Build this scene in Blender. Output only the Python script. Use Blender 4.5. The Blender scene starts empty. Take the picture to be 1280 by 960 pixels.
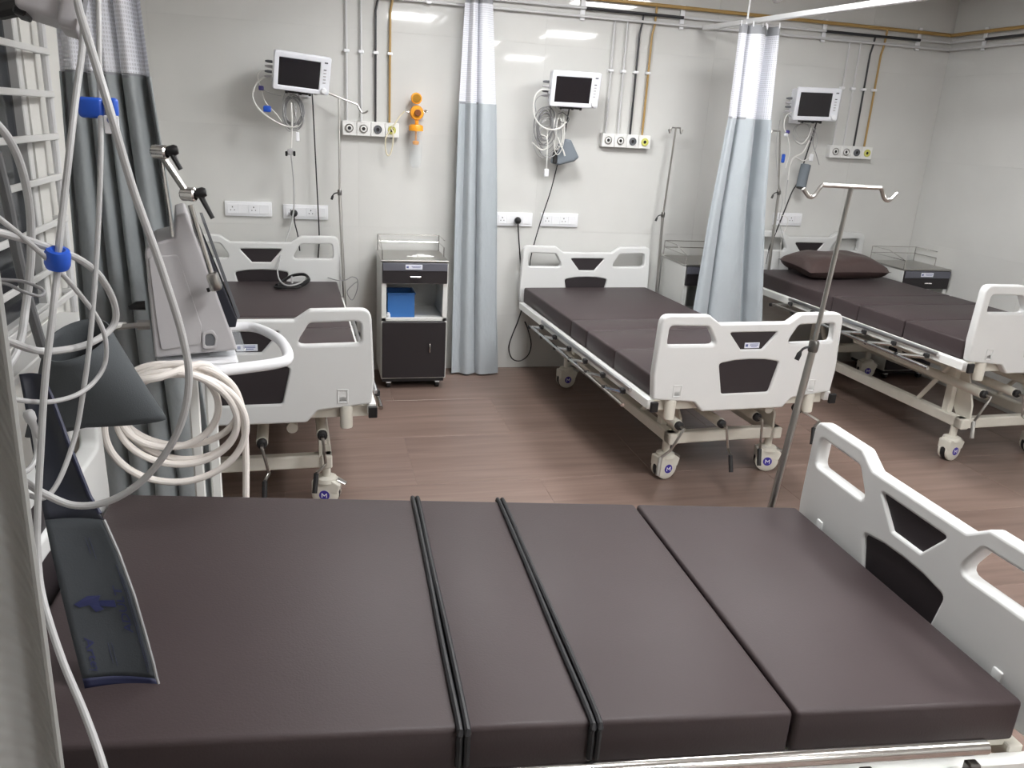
import bpy, bmesh, math, random
from mathutils import Vector, Matrix
import numpy as np
random.seed(7)
R = math.radians
scene = bpy.context.scene
COL = scene.collection

# ------------------------------------------------------------------ camera
F_PX, PITCH, ROLL, YAW, CAM_H, CAM_D = 1000.0, 17.964, 3.2535, 14.42, 1.6868, 5.4258
_p, _r, _y = R(PITCH), R(ROLL), R(YAW)
FW = Vector((math.sin(_y)*math.cos(_p), math.cos(_y)*math.cos(_p), -math.sin(_p)))
_r0 = Vector((math.cos(_y), -math.sin(_y), 0)); _u0 = _r0.cross(FW)
RT = _r0*math.cos(_r) + _u0*math.sin(_r)
UP = -_r0*math.sin(_r) + _u0*math.cos(_r)
CAM = Vector((0, -CAM_D, CAM_H))
cd = bpy.data.cameras.new('camera'); cam = bpy.data.objects.new('camera', cd); COL.objects.link(cam)
cd.sensor_fit = 'HORIZONTAL'; cd.sensor_width = 36.0; cd.lens = F_PX/1280*36.0
cd.clip_start = 0.05; cd.clip_end = 60
m = Matrix((RT, UP, -FW)).transposed().to_4x4(); m.translation = CAM
cam.matrix_world = m
scene.camera = cam

# ------------------------------------------------------------------ world, exposure
w = bpy.data.worlds.new('world'); scene.world = w; w.use_nodes = True
w.node_tree.nodes['Background'].inputs[0].default_value = (0.05, 0.055, 0.06, 1)
w.node_tree.nodes['Background'].inputs[1].default_value = 1.0
vs = scene.view_settings
vs.view_transform = 'Standard'; vs.look = 'None'; vs.gamma = 1.0; vs.use_curve_mapping = False
vs.exposure = 0.2
PANEL_STRENGTH = 40.0

# a pixel of the 1280x960 frame gives a direction; the plane gives the distance
def ray(x, y): return FW + RT*((x-640)/F_PX) - UP*((y-480)/F_PX)
def on_y(x, y, Y): d = ray(x, y); return CAM + d*((Y-CAM.y)/d.y)
def on_z(x, y, Z): d = ray(x, y); return CAM + d*((Z-CAM.z)/d.z)
def on_x(x, y, X): d = ray(x, y); return CAM + d*((X-CAM.x)/d.x)

# ------------------------------------------------------------------ materials
def lin(c): return tuple(((v/255.0)/12.92 if v/255.0 <= 0.04045 else ((v/255.0+0.055)/1.055)**2.4) for v in c)
MATS = {}
def mat(name, rgb, rough=0.5, metal=0.0, spec=0.5, noise=0.0, nscale=8.0, bump=0.0, bscale=60.0, stretch=None, coat=0.0):
    if name in MATS: return MATS[name]
    M = bpy.data.materials.new(name); M.use_nodes = True
    nt = M.node_tree; b = nt.nodes['Principled BSDF']
    c = lin(rgb)
    b.inputs['Base Color'].default_value = (*c, 1)
    b.inputs['Roughness'].default_value = rough; b.inputs['Metallic'].default_value = metal
    b.inputs['Specular IOR Level'].default_value = spec
    b.inputs['Coat Weight'].default_value = coat
    tc = nt.nodes.new('ShaderNodeTexCoord'); mp = nt.nodes.new('ShaderNodeMapping')
    nt.links.new(tc.outputs['Object'], mp.inputs[0])
    if stretch: mp.inputs['Scale'].default_value = stretch
    if noise:
        n = nt.nodes.new('ShaderNodeTexNoise'); n.inputs['Scale'].default_value = nscale; n.inputs['Detail'].default_value = 4
        nt.links.new(mp.outputs[0], n.inputs['Vector'])
        cr = nt.nodes.new('ShaderNodeValToRGB')
        cr.color_ramp.elements[0].position = 0.3; cr.color_ramp.elements[1].position = 0.7
        cr.color_ramp.elements[0].color = (*[v*(1-noise) for v in c], 1)
        cr.color_ramp.elements[1].color = (*[min(1, v*(1+noise)) for v in c], 1)
        nt.links.new(n.outputs['Fac'], cr.inputs[0]); nt.links.new(cr.outputs[0], b.inputs['Base Color'])
    if bump:
        n2 = nt.nodes.new('ShaderNodeTexNoise'); n2.inputs['Scale'].default_value = bscale; n2.inputs['Detail'].default_value = 3
        nt.links.new(mp.outputs[0], n2.inputs['Vector'])
        bp = nt.nodes.new('ShaderNodeBump'); bp.inputs['Strength'].default_value = bump; bp.inputs['Distance'].default_value = 0.01
        nt.links.new(n2.outputs['Fac'], bp.inputs['Height']); nt.links.new(bp.outputs[0], b.inputs['Normal'])
    MATS[name] = M; return M

mat('wall_tile', (207, 207, 204), 0.045, noise=0.03, nscale=2.5)
mat('grout', (196, 196, 193), 0.6)
mat('floor_grout', (128, 110, 100), 0.6)
mat('plaster', (212, 211, 206), 0.75, bump=0.05)
mat('ceiling_paint', (236, 236, 234), 0.8)
mat('board', (211, 212, 211), 0.38, noise=0.01)
mat('frame_white', (228, 229, 226), 0.4, noise=0.02)
mat('cream', (214, 211, 200), 0.42, noise=0.03, nscale=20)
mat('vinyl', (62, 53, 54), 0.5, spec=0.28, noise=0.05, nscale=3, bump=0.06, bscale=220)
mat('vinyl_side', (62, 49, 47), 0.5, noise=0.05, nscale=3)
mat('insert', (40, 34, 37), 0.5, noise=0.05)
mat('black', (20, 20, 22), 0.45)
mat('black_cord', (24, 24, 27), 0.5)
mat('rubber', (30, 29, 30), 0.65)
mat('chrome', (205, 203, 200), 0.16, 1.0)
mat('steel', (178, 176, 172), 0.28, 1.0)
mat('dark_steel', (120, 118, 116), 0.3, 1.0)
mat('aluminium', (196, 196, 198), 0.35, 1.0)
mat('purple_logo', (60, 48, 150), 0.35)
mat('white_plastic', (234, 235, 238), 0.35)
mat('mon_white', (226, 228, 234), 0.4)
mat('grey_plastic', (176, 174, 176), 0.42, noise=0.01)
mat('grey_dark', (96, 98, 102), 0.5)
mat('screen', (27, 25, 29), 0.12)
mat('navy', (28, 32, 62), 0.55)
mat('navy_black', (26, 29, 40), 0.45)
mat('blue', (33, 84, 190), 0.4)
mat('blue_box', (52, 106, 170), 0.45)
mat('violet', (70, 62, 130), 0.4)
mat('cable_grey', (172, 172, 172), 0.45)
mat('cable_mid', (140, 140, 141), 0.5)
mat('cable_dark', (92, 93, 94), 0.5)
mat('cable_white', (222, 221, 217), 0.42)
mat('hose_white', (234, 228, 222), 0.42)
mat('cuff', (70, 74, 77), 0.85, bump=0.1, bscale=400)
mat('cuff_light', (118, 126, 134), 0.8, bump=0.1, bscale=300)
mat('cuff_print', (52, 56, 60), 0.75, bump=0.05, bscale=300)
mat('amber', (240, 160, 40), 0.25)
mat('amber_dark', (120, 66, 30), 0.3)
mat('brass', (190, 140, 60), 0.25, 1.0)
mat('pipe_white', (205, 205, 206), 0.35)
mat('pipe_black', (36, 36, 40), 0.4)
mat('pipe_yellow', (168, 136, 80), 0.4)
mat('suction_cream', (220, 212, 186), 0.4)
mat('outlet_white', (228, 228, 226), 0.4)
mat('outlet_yellow', (206, 204, 110), 0.4)
mat('locker_white', (212, 213, 210), 0.4)
mat('locker_dark', (33, 29, 32), 0.45)
mat('locker_strip', (92, 93, 102), 0.4)
mat('pillow', (74, 59, 57), 0.45, bump=0.15, bscale=30)
mat('track', (222, 223, 224), 0.35)
mat('window_frame', (206, 206, 204), 0.45)
mat('label', (226, 228, 238), 0.4)
mat('label_ink', (92, 100, 150), 0.5)
mat('print_ink', (30, 36, 78), 0.6)
mat('paper', (232, 232, 228), 0.7)

def glass(name, rgb, rough=0.02, alpha=0.25):
    M = bpy.data.materials.new(name); M.use_nodes = True; nt = M.node_tree
    b = nt.nodes['Principled BSDF']; b.inputs['Base Color'].default_value = (*lin(rgb), 1)
    b.inputs['Roughness'].default_value = rough; b.inputs['Alpha'].default_value = alpha
    MATS[name] = M; return M
glass('clear_plastic', (220, 226, 230), 0.05, 0.17)
glass('clear_pane', (44, 48, 54), 0.12, 0.9)

def emit(name, rgb, s):
    M = bpy.data.materials.new(name); M.use_nodes = True; nt = M.node_tree
    b = nt.nodes['Principled BSDF']; b.inputs['Base Color'].default_value = (.9, .9, .9, 1)
    b.inputs['Emission Color'].default_value = (*lin(rgb), 1); b.inputs['Emission Strength'].default_value = s
    MATS[name] = M
emit('light_diffuser', (255, 255, 255), PANEL_STRENGTH)

def floor_mat():
    M = bpy.data.materials.new('wood_tile'); M.use_nodes = True; nt = M.node_tree; b = nt.nodes['Principled BSDF']
    g = nt.nodes.new('ShaderNodeNewGeometry'); oi = nt.nodes.new('ShaderNodeObjectInfo')
    mp = nt.nodes.new('ShaderNodeMapping'); mp.inputs['Scale'].default_value = (0.7, 9.0, 1)
    ad = nt.nodes.new('ShaderNodeVectorMath'); ad.operation = 'ADD'
    sc = nt.nodes.new('ShaderNodeVectorMath'); sc.operation = 'SCALE'; sc.inputs['Scale'].default_value = 40
    nt.links.new(oi.outputs['Random'], sc.inputs[0]); nt.links.new(g.outputs['Position'], ad.inputs[0]); nt.links.new(sc.outputs[0], ad.inputs[1])
    nt.links.new(ad.outputs[0], mp.inputs[0])
    n = nt.nodes.new('ShaderNodeTexNoise'); n.inputs['Scale'].default_value = 2.2; n.inputs['Detail'].default_value = 7; n.inputs['Distortion'].default_value = 0.4
    nt.links.new(mp.outputs[0], n.inputs['Vector'])
    cr = nt.nodes.new('ShaderNodeValToRGB'); e = cr.color_ramp.elements
    e[0].position = 0.28; e[0].color = (*lin((108, 90, 82)), 1); e[1].position = 0.72; e[1].color = (*lin((132, 112, 103)), 1)
    nt.links.new(n.outputs['Fac'], cr.inputs[0])
    hs = nt.nodes.new('ShaderNodeHueSaturation')
    mr = nt.nodes.new('ShaderNodeMapRange'); mr.inputs[3].default_value = 0.94; mr.inputs[4].default_value = 1.05
    nt.links.new(oi.outputs['Random'], mr.inputs[0]); nt.links.new(mr.outputs[0], hs.inputs['Value'])
    nt.links.new(cr.outputs[0], hs.inputs['Color']); nt.links.new(hs.outputs[0], b.inputs['Base Color'])
    b.inputs['Roughness'].default_value = 0.33
    bp = nt.nodes.new('ShaderNodeBump'); bp.inputs['Strength'].default_value = 0.12; bp.inputs['Distance'].default_value = 0.004
    nt.links.new(n.outputs['Fac'], bp.inputs['Height']); nt.links.new(bp.outputs[0], b.inputs['Normal'])
    MATS['wood_tile'] = M
floor_mat()

def fabric(name, rgb, rough=0.5, sheen=0.2, weave=0.0):
    M = bpy.data.materials.new(name); M.use_nodes = True; nt = M.node_tree; b = nt.nodes['Principled BSDF']
    c = lin(rgb); b.inputs['Base Color'].default_value = (*c, 1); b.inputs['Roughness'].default_value = rough
    b.inputs['Sheen Weight'].default_value = sheen
    uv = nt.nodes.new('ShaderNodeUVMap')
    n = nt.nodes.new('ShaderNodeTexNoise'); n.inputs['Scale'].default_value = 9; n.inputs['Detail'].default_value = 3
    nt.links.new(uv.outputs[0], n.inputs['Vector'])
    bp = nt.nodes.new('ShaderNodeBump'); bp.inputs['Strength'].default_value = 0.5; bp.inputs['Distance'].default_value = 0.02
    nt.links.new(n.outputs['Fac'], bp.inputs['Height'])
    last = bp
    if weave:
        wv = nt.nodes.new('ShaderNodeTexWave'); wv.wave_type = 'BANDS'; wv.bands_direction = 'DIAGONAL'; wv.inputs['Scale'].default_value = weave
        nt.links.new(uv.outputs[0], wv.inputs['Vector'])
        b2 = nt.nodes.new('ShaderNodeBump'); b2.inputs['Strength'].default_value = 0.5; b2.inputs['Distance'].default_value = 0.002
        nt.links.new(wv.outputs['Fac'], b2.inputs['Height']); nt.links.new(bp.outputs[0], b2.inputs['Normal']); last = b2
    nt.links.new(last.outputs[0], b.inputs['Normal'])
    MATS[name] = M
fabric('curtain_blue', (168, 175, 180), 0.42)
fabric('curtain_grey', (150, 156, 158), 0.5)
fabric('curtain_near', (158, 160, 158), 0.55, weave=28)
fabric('curtain_tape', (140, 142, 146), 0.7)

def net_mat():
    M = bpy.data.materials.new('curtain_net'); M.use_nodes = True; nt = M.node_tree; b = nt.nodes['Principled BSDF']
    b.inputs['Base Color'].default_value = (*lin((222, 224, 231)), 1); b.inputs['Roughness'].default_value = 0.7
    uv = nt.nodes.new('ShaderNodeUVMap'); sp = nt.nodes.new('ShaderNodeSeparateXYZ'); nt.links.new(uv.outputs[0], sp.inputs[0])
    outs = []
    for i in (0, 1):
        mu = nt.nodes.new('ShaderNodeMath'); mu.operation = 'MULTIPLY'; mu.inputs[1].default_value = 1/0.012
        fr = nt.nodes.new('ShaderNodeMath'); fr.operation = 'FRACT'
        gt = nt.nodes.new('ShaderNodeMath'); gt.operation = 'GREATER_THAN'; gt.inputs[1].default_value = 0.42
        nt.links.new(sp.outputs[i], mu.inputs[0]); nt.links.new(mu.outputs[0], fr.inputs[0]); nt.links.new(fr.outputs[0], gt.inputs[0]); outs.append(gt)
    ml = nt.nodes.new('ShaderNodeMath'); ml.operation = 'MULTIPLY'
    nt.links.new(outs[0].outputs[0], ml.inputs[0]); nt.links.new(outs[1].outputs[0], ml.inputs[1])
    sb = nt.nodes.new('ShaderNodeMath'); sb.operation = 'MULTIPLY_ADD'; sb.inputs[1].default_value = -0.32; sb.inputs[2].default_value = 1.0
    nt.links.new(ml.outputs[0], sb.inputs[0]); nt.links.new(sb.outputs[0], b.inputs['Alpha'])
    MATS['curtain_net'] = M
net_mat()

# ------------------------------------------------------------------ mesh helpers
_rb = {}
def rbox_data(s, bev, seg):
    k = (tuple(round(v, 5) for v in s), bev, seg)
    if k in _rb: return _rb[k]
    bm = bmesh.new(); bmesh.ops.create_cube(bm, size=1.0)
    for v in bm.verts: v.co = Vector((v.co.x*s[0], v.co.y*s[1], v.co.z*s[2]))
    if bev > 0: bmesh.ops.bevel(bm, geom=list(bm.edges), offset=min(bev, min(s)*0.49), segments=seg, affect='EDGES', profile=0.5)
    bm.verts.index_update()
    d = ([v.co.copy() for v in bm.verts], [[v.index for v in f.verts] for f in bm.faces]); bm.free()
    _rb[k] = d; return d

def smooth_path(pts, n=6, closed=False):
    P = [Vector(p) for p in pts]
    if len(P) < 3: return P
    out = []; N = len(P)
    for i in range(N if closed else N-1):
        if closed: a, b, c, d = P[i-1], P[i], P[(i+1) % N], P[(i+2) % N]
        else:
            b, c = P[i], P[i+1]; a = P[i-1] if i else b*2-c; d = P[i+2] if i+2 < N else c*2-b
        for k in range(n):
            t = k/n
            out.append(0.5*((2*b)+(c-a)*t+(2*a-5*b+4*c-d)*t*t+(3*b-a-3*c+d)*t*t*t))
    if not closed: out.append(P[-1])
    return out

class MB:
    def __init__(s): s.v = []; s.f = []; s.uv = None
    def add(s, vs, fs, mx=None):
        o = len(s.v)
        s.v += [(mx @ Vector(v)) if mx else Vector(v) for v in vs]
        s.f += [[i+o for i in f] for f in fs]; return s
    def box(s, c, d, bev=0.0, seg=1, rot=None):
        mx = Matrix.Translation(Vector(c))
        if rot is not None: mx = mx @ (rot if isinstance(rot, Matrix) else Matrix.Rotation(rot, 4, 'Z'))
        return s.add(*rbox_data(d, bev, seg), mx)
    def tube(s, pts, r, seg=8, smooth=0, closed=False, flat=1.0):
        P = smooth_path(pts, smooth, closed) if smooth else [Vector(p) for p in pts]
        n = len(P); rs = r if isinstance(r, (list, tuple)) else None
        T = []
        for i in range(n):
            a = P[i-1] if (i or closed) else P[0]; b = P[(i+1) % n] if (i < n-1 or closed) else P[-1]
            t = (b-a); T.append(t.normalized() if t.length > 1e-9 else Vector((0, 0, 1)))
        N = T[0].orthogonal().normalized()
        vs = []; fs = []
        for i in range(n):
            if i: 
                N = N - T[i]*N.dot(T[i])
                N = N.normalized() if N.length > 1e-6 else T[i].orthogonal().normalized()
            B = T[i].cross(N)
            rr = rs[min(len(rs)-1, int(i*len(rs)/n))] if rs else r
            for k in range(seg):
                a = 2*math.pi*k/seg; vs.append(P[i]+N*(math.cos(a)*rr)+B*(math.sin(a)*rr*flat))
        for i in range(n if closed else n-1):
            j = (i+1) % n
            for k in range(seg):
                k2 = (k+1) % seg; fs.append([i*seg+k, i*seg+k2, j*seg+k2, j*seg+k])
        if not closed: fs.append([k for k in range(seg)][::-1]); fs.append([(n-1)*seg+k for k in range(seg)])
        return s.add(vs, fs)
    def lathe(s, prof, mx=None, seg=20, caps=True):
        vs = []; fs = []; n = len(prof)
        for r, z in prof:
            for k in range(seg):
                a = 2*math.pi*k/seg; vs.append((r*math.cos(a), r*math.sin(a), z))
        for i in range(n-1):
            for k in range(seg):
                k2 = (k+1) % seg; fs.append([i*seg+k, i*seg+k2, (i+1)*seg+k2, (i+1)*seg+k])
        if caps: fs.append([k for k in range(seg)][::-1]); fs.append([(n-1)*seg+k for k in range(seg)])
        return s.add(vs, fs, mx)
    def prism(s, poly, depth, mx=None):
        """poly: list of (x,z); extruded along +y by depth"""
        n = len(poly)
        vs = [(x, 0, z) for x, z in poly]+[(x, depth, z) for x, z in poly]
        fs = [list(range(n)), list(range(2*n-1, n-1, -1))]
        fs += [[i, i+n, (i+1) % n+n, (i+1) % n] for i in range(n)]
        return s.add(vs, fs, mx)
    def warp(s, fn): s.v = [fn(v) for v in s.v]; return s
    def build(s, name, material, parent=None, loc=None, ang=35, rot=None):
        me = bpy.data.meshes.new(name); me.from_pydata([tuple(v) for v in s.v], [], s.f)
        bm = bmesh.new(); bm.from_mesh(me); bmesh.ops.recalc_face_normals(bm, faces=bm.faces); bm.to_mesh(me); bm.free()
        if s.uv:
            l = me.uv_layers.new(name='UVMap')
            for lp in me.loops: l.data[lp.index].uv = s.uv[lp.vertex_index]
        return link(name, me, material, parent, loc, ang, rot)

def link(name, me, material, parent=None, loc=None, ang=35, rot=None):
    if ang:
        me.polygons.foreach_set('use_smooth', [True]*len(me.polygons)); me.set_sharp_from_angle(angle=R(ang))
    me.materials.clear(); me.materials.append(MATS[material])
    o = bpy.data.objects.new(name, me); COL.objects.link(o)
    if parent: o.parent = parent
    if loc is not None: o.location = loc
    if rot is not None: o.rotation_euler = rot
    return o

def fillet(poly, rad, n=4):
    """round the corners of a polygon; rad a number or list"""
    out = []; N = len(poly)
    for i in range(N):
        a, b, c = Vector(poly[i-1]), Vector(poly[i]), Vector(poly[(i+1) % N])
        r = rad[i] if isinstance(rad, (list, tuple)) else rad
        if r <= 0: out.append(tuple(b)); continue
        u, v = (a-b), (c-b); L = min(u.length, v.length)*0.49; u.normalize(); v.normalize()
        half = u.angle(v)/2
        d = min(r/max(math.tan(half), 1e-3), L)
        p, q = b+u*d, b+v*d
        for k in range(n+1):
            t = k/n; out.append(tuple((p*(1-t)**2 + b*(2*t*(1-t)) + q*t*t)))
    return out

def plate(polys, thick, bev=0.0, res=2):
    """2D outline with holes -> mesh; polygon x->x, y->z, thickness along y"""
    cu = bpy.data.curves.new('tmp', 'CURVE'); cu.dimensions = '2D'; cu.fill_mode = 'BOTH'
    cu.extrude = thick/2-bev; cu.bevel_depth = bev; cu.offset = -bev; cu.bevel_resolution = res
    for poly in polys:
        sp = cu.splines.new('POLY'); sp.points.add(len(poly)-1)
        for i, (x, y) in enumerate(poly): sp.points[i].co = (x, y, 0, 1)
        sp.use_cyclic_u = True
    ob = bpy.data.objects.new('tmp', cu)
    me = bpy.data.meshes.new_from_object(ob)
    vs = [Vector((v.co.x, -v.co.z, v.co.y)) for v in me.vertices]; fs = [list(p.vertices) for p in me.polygons]
    bpy.data.objects.remove(ob); bpy.data.curves.remove(cu); bpy.data.meshes.remove(me)
    b = MB(); b.v = vs; b.f = fs; return b

def tag(o, label, cat, group=None):
    o['label'] = label; o['category'] = cat
    if group: o['group'] = group
    return o
def empty(name, loc, rz, label, cat, group=None):
    e = bpy.data.objects.new(name, None); COL.objects.link(e); e.location = loc; e.rotation_euler = (0, 0, rz)
    e.empty_display_size = 0.1
    return tag(e, label, cat, group)
def struct(o): o['kind'] = 'structure'; return o
def copies(src, name, parent, locs, rots=None):
    for i, l in enumerate(locs):
        c = src.copy(); c.name = name; COL.objects.link(c); c.parent = parent; c.location = l
        if rots: c.rotation_euler = rots[i]

# ------------------------------------------------------------------ room shell
XL, XR, YB, ZC = -1.02, 4.562, -9.6, 2.75
fl = struct(MB().box(((XL+XR)/2, YB/2, -0.0512), (XR-XL+.3, -YB+.3, 0.1)).build('floor', 'floor_grout'))
def floor_tiles():
    px, py = 1.23, 0.6155; cache = {}
    j = 0; y = -0.664+py
    ys = []
    yy = -0.0485
    edges = [0.0]
    while edges[-1] > YB+0.01:
        nx = -0.0485 if len(edges) == 1 else edges[-1]-py
        edges.append(max(nx, YB))
    for r in range(len(edges)-1):
        y1, y0 = edges[r], edges[r+1]
        off = 0.462 + (0.615 if r % 2 == 0 else 0)
        x = off - math.ceil((off-XL)/px)*px
        while x < XR-0.01:
            a, b = max(x, XL), min(x+px, XR)
            if b-a > 0.02:
                k = (round(b-a, 3), round(y1-y0, 3))
                if k not in cache:
                    o = MB().box((0, 0, 0), (k[0]-0.002, k[1]-0.002, 0.012), 0.0012).build('floor_tile', 'wood_tile', fl, ((a+b)/2, (y0+y1)/2, -0.006)); cache[k] = o
                else:
                    copies(cache[k], 'floor_tile', fl, [((a+b)/2, (y0+y1)/2, -0.006)])
            x += px
floor_tiles()
ce = struct(MB().box(((XL+XR)/2, YB/2, ZC+0.05), (XR-XL+.3, -YB+.3, 0.1)).build('ceiling', 'ceiling_paint'))
wb = struct(MB().box(((XL+XR)/2, 0.0514, ZC/2), (XR-XL+.2, 0.1, ZC)).build('wall_back', 'grout'))
wr = struct(MB().box((XR+0.0514, YB/2, ZC/2), (0.1, -YB, ZC)).build('wall_right', 'grout'))
struct(MB().box(((XL+XR)/2, YB-0.05, ZC/2), (XR-XL+.2, 0.1, ZC)).build('wall_rear', 'plaster'))
def wall_tiles(parent, lo, hi, place, rotbase, off):
    tw, th = 1.2, 0.6; cache = {}
    zs = [0.0, 0.39, 0.99, 1.59, 2.19, ZC]
    for r in range(len(zs)-1):
        x = off - math.ceil((off-lo)/tw)*tw
        while x < hi-0.01:
            a, b = max(x, lo), min(x+tw, hi)
            if b-a > 0.02:
                k = (round(b-a, 3), round(zs[r+1]-zs[r], 3))
                if k not in cache:
                    cache[k] = MB().box((0, 0, 0), (k[0]-0.0009, 0.012, k[1]-0.0009), 0.0005).build('wall_tile', 'wall_tile', parent)
                    o = cache[k]
                else:
                    o = cache[k].copy(); o.name = 'wall_tile'; COL.objects.link(o)
                o.location = place((a+b)/2, (zs[r]+zs[r+1])/2)
                o.rotation_euler = (random.gauss(0, .0013), 0, rotbase+random.gauss(0, .0007))
            x += tw
wall_tiles(wb, XL, XR, lambda x, z: (x, 0.006, z), 0, 1.49)
wall_tiles(wr, YB, 0.0, lambda y, z: (XR+0.006, y, z), R(90), -1.1)

# left wall with the window opening (window y from WY0 to WY1, z from WZ0 to WZ1)
WY0, WY1, WZ0, WZ1 = -3.75, -1.93, 0.86, 2.12
lw = MB()
lw.box((XL-0.05, (YB+WY0)/2, ZC/2), (0.1, WY0-YB, ZC)); lw.box((XL-0.05, WY1/2, ZC/2), (0.1, -WY1, ZC))
lw.box((XL-0.05, (WY0+WY1)/2, WZ0/2), (0.1, WY1-WY0, WZ0)); lw.box((XL-0.05, (WY0+WY1)/2, (WZ1+ZC)/2), (0.1, WY1-WY0, ZC-WZ1))
struct(lw.build('wall_left', 'plaster'))
wn = MB()
for y in (WY0+.03, -2.9, WY1-.03): wn.box((XL-0.03, y, (WZ0+WZ1)/2), (0.05, 0.05, WZ1-WZ0), 0.004)
for z in (WZ0+.03, WZ1-.03): wn.box((XL-0.03, (WY0+WY1)/2, z), (0.052, WY1-WY0, 0.05), 0.004)
wn = struct(wn.build('window_1', 'window_frame'))
pane = MB().box((0, 0, 0), (0.006, 0.90, WZ1-WZ0-.1)).build('pane', 'clear_pane', wn, (XL-.04, -2.43, (WZ0+WZ1)/2))
copies(pane, 'pane', wn, [(XL-.04, y, (WZ0+WZ1)/2) for y in (-3.31,)])
MB().box((XL+0.03, (WY0+WY1)/2, WZ0-.02), (0.16, WY1-WY0+.1, 0.03), 0.005).build('window_sill', 'window_frame', wn)
bar = MB().box((0, 0, 0), (0.012, 1.95, 0.024), 0.003).build('grille_bar', 'window_frame', wn, (-0.97, -2.775, 1.853))
copies(bar, 'grille_bar', wn, [(-0.97, -2.775, z) for z in (2.006, 1.70, 1.545, 1.393, 1.228, 1.067, 0.93)])
up = MB().box((0, 0, 0), (0.012, 0.022, WZ1-WZ0), 0.003).build('grille_upright', 'window_frame', wn, (-0.982, -3.72, (WZ0+WZ1)/2))
copies(up, 'grille_upright', wn, [(-0.982, y, (WZ0+WZ1)/2) for y in (-2.95,)])
for z in (2.006, 1.853, 1.70, 1.545, 1.393, 1.228, 1.067, 0.93): MB().box((-1.0, -1.81, z), (.05, .012, .02), .002).build('grille_lug', 'window_frame', wn)

# ------------------------------------------------------------------ ceiling lights and one added fill panel
def ceiling_light(x, y, label):
    e = empty('ceiling_light', (x, y, ZC), 0, label, 'light', 'square ceiling panel lights')
    fr = MB()
    for sx in (-1, 1):
        fr.box((sx*.302, 0, -.008), (.016, .62, .016), .003); fr.box((0, sx*.302, -.008), (.62, .016, .016), .003)
    fr.build('frame', 'white_plastic', e)
    MB().box((0, 0, -.006), (.588, .588, .008)).build('diffuser', 'light_diffuser', e)
LIGHT_LABEL = 'square white ceiling panel light, lit'
for x, y in ((3.05, -4.62), (1.12, -3.95), (2.55, -1.85), (1.0, -1.4), (3.4, -8.2), (2.2, -6.1)):  # last panel is unseen added fill light, placed so the curtain hides its reflection
    ceiling_light(x, y, LIGHT_LABEL)

# ------------------------------------------------------------------ beds
def P2(l): return l
OUT = [(-.475, .528), (-.486, .64), (-.474, .922), (-.240, .919), (-.180, .878), (.180, .878), (.240, .919), (.474, .922), (.486, .64), (.475, .528),
       (.262, .506), (.218, .457), (-.218, .457), (-.262, .506)]
OUTR = [.012, 0, .045, .02, .012, .012, .02, .045, 0, .012, .02, .02, .02, .02]
HOLE = [(-.434, .874), (-.236, .868), (-.180, .776), (-.438, .780)]
TRAP = [(-.126, .836), (.126, .836), (.056, .754), (-.056, .754)]
LOWP = [(-.160, .690), (-.08, .703), (0, .706), (.08, .703), (.160, .690), (.126, .540), (-.126, .540)]
LOWR = [.015, 0, 0, 0, .015, .015, .015]
def mirror(p): return [(-x, z) for x, z in p][::-1]
BOARD_T = 0.046
def logo_M(s):
    b = MB(); t = .18*s
    pts = [(-.5, -.45), (-.5, .45), (0, -.1), (.5, .45), (.5, -.45)]
    for a, c in zip(pts[:-1], pts[1:]):
        A = Vector((a[0]*s, 0, a[1]*s)); C_ = Vector((c[0]*s, 0, c[1]*s)); d = C_-A
        b.box((A+C_)/2, (d.length+t*.6, .0012, t), 0, 1, Matrix.Rotation(-math.atan2(d.z, d.x), 4, 'Y'))
    return b

CRANKS = {}
def crank(root, x, z, y, ang, grip_dx, black=True):
    """Z-shaped crank: shaft collar, arm swinging at angle ang in the x-z plane, then a grip towards the viewer"""
    c = MB(); c.lathe([(.019, -.03), (.021, -.025), (.021, .012), (.014, .02)], Matrix.Translation((x, y-.005, z)) @ Matrix.Rotation(R(90), 4, 'X'), 14)
    o = c.build('crank', 'rubber', root)
    a = R(ang); d = Vector((math.sin(a), 0, -math.cos(a)))
    p0 = Vector((x, y-.02, z)); p1 = p0+Vector((0, -.035, 0)); p2 = p1+d*.115; p3 = p2+Vector((grip_dx*.08, -.055, -.01)); p4 = p3+Vector((grip_dx*.02, -.03, -.075))
    MB().tube([p0, p1, p1+d*.012, p2-d*.01, p2, p3], .0065, 8).build('crank_arm', 'steel', o)
    MB().tube([p3, p3+(p4-p3)*.5, p4], .0105, 8).build('crank_grip', 'rubber' if black else 'steel', o)

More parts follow.
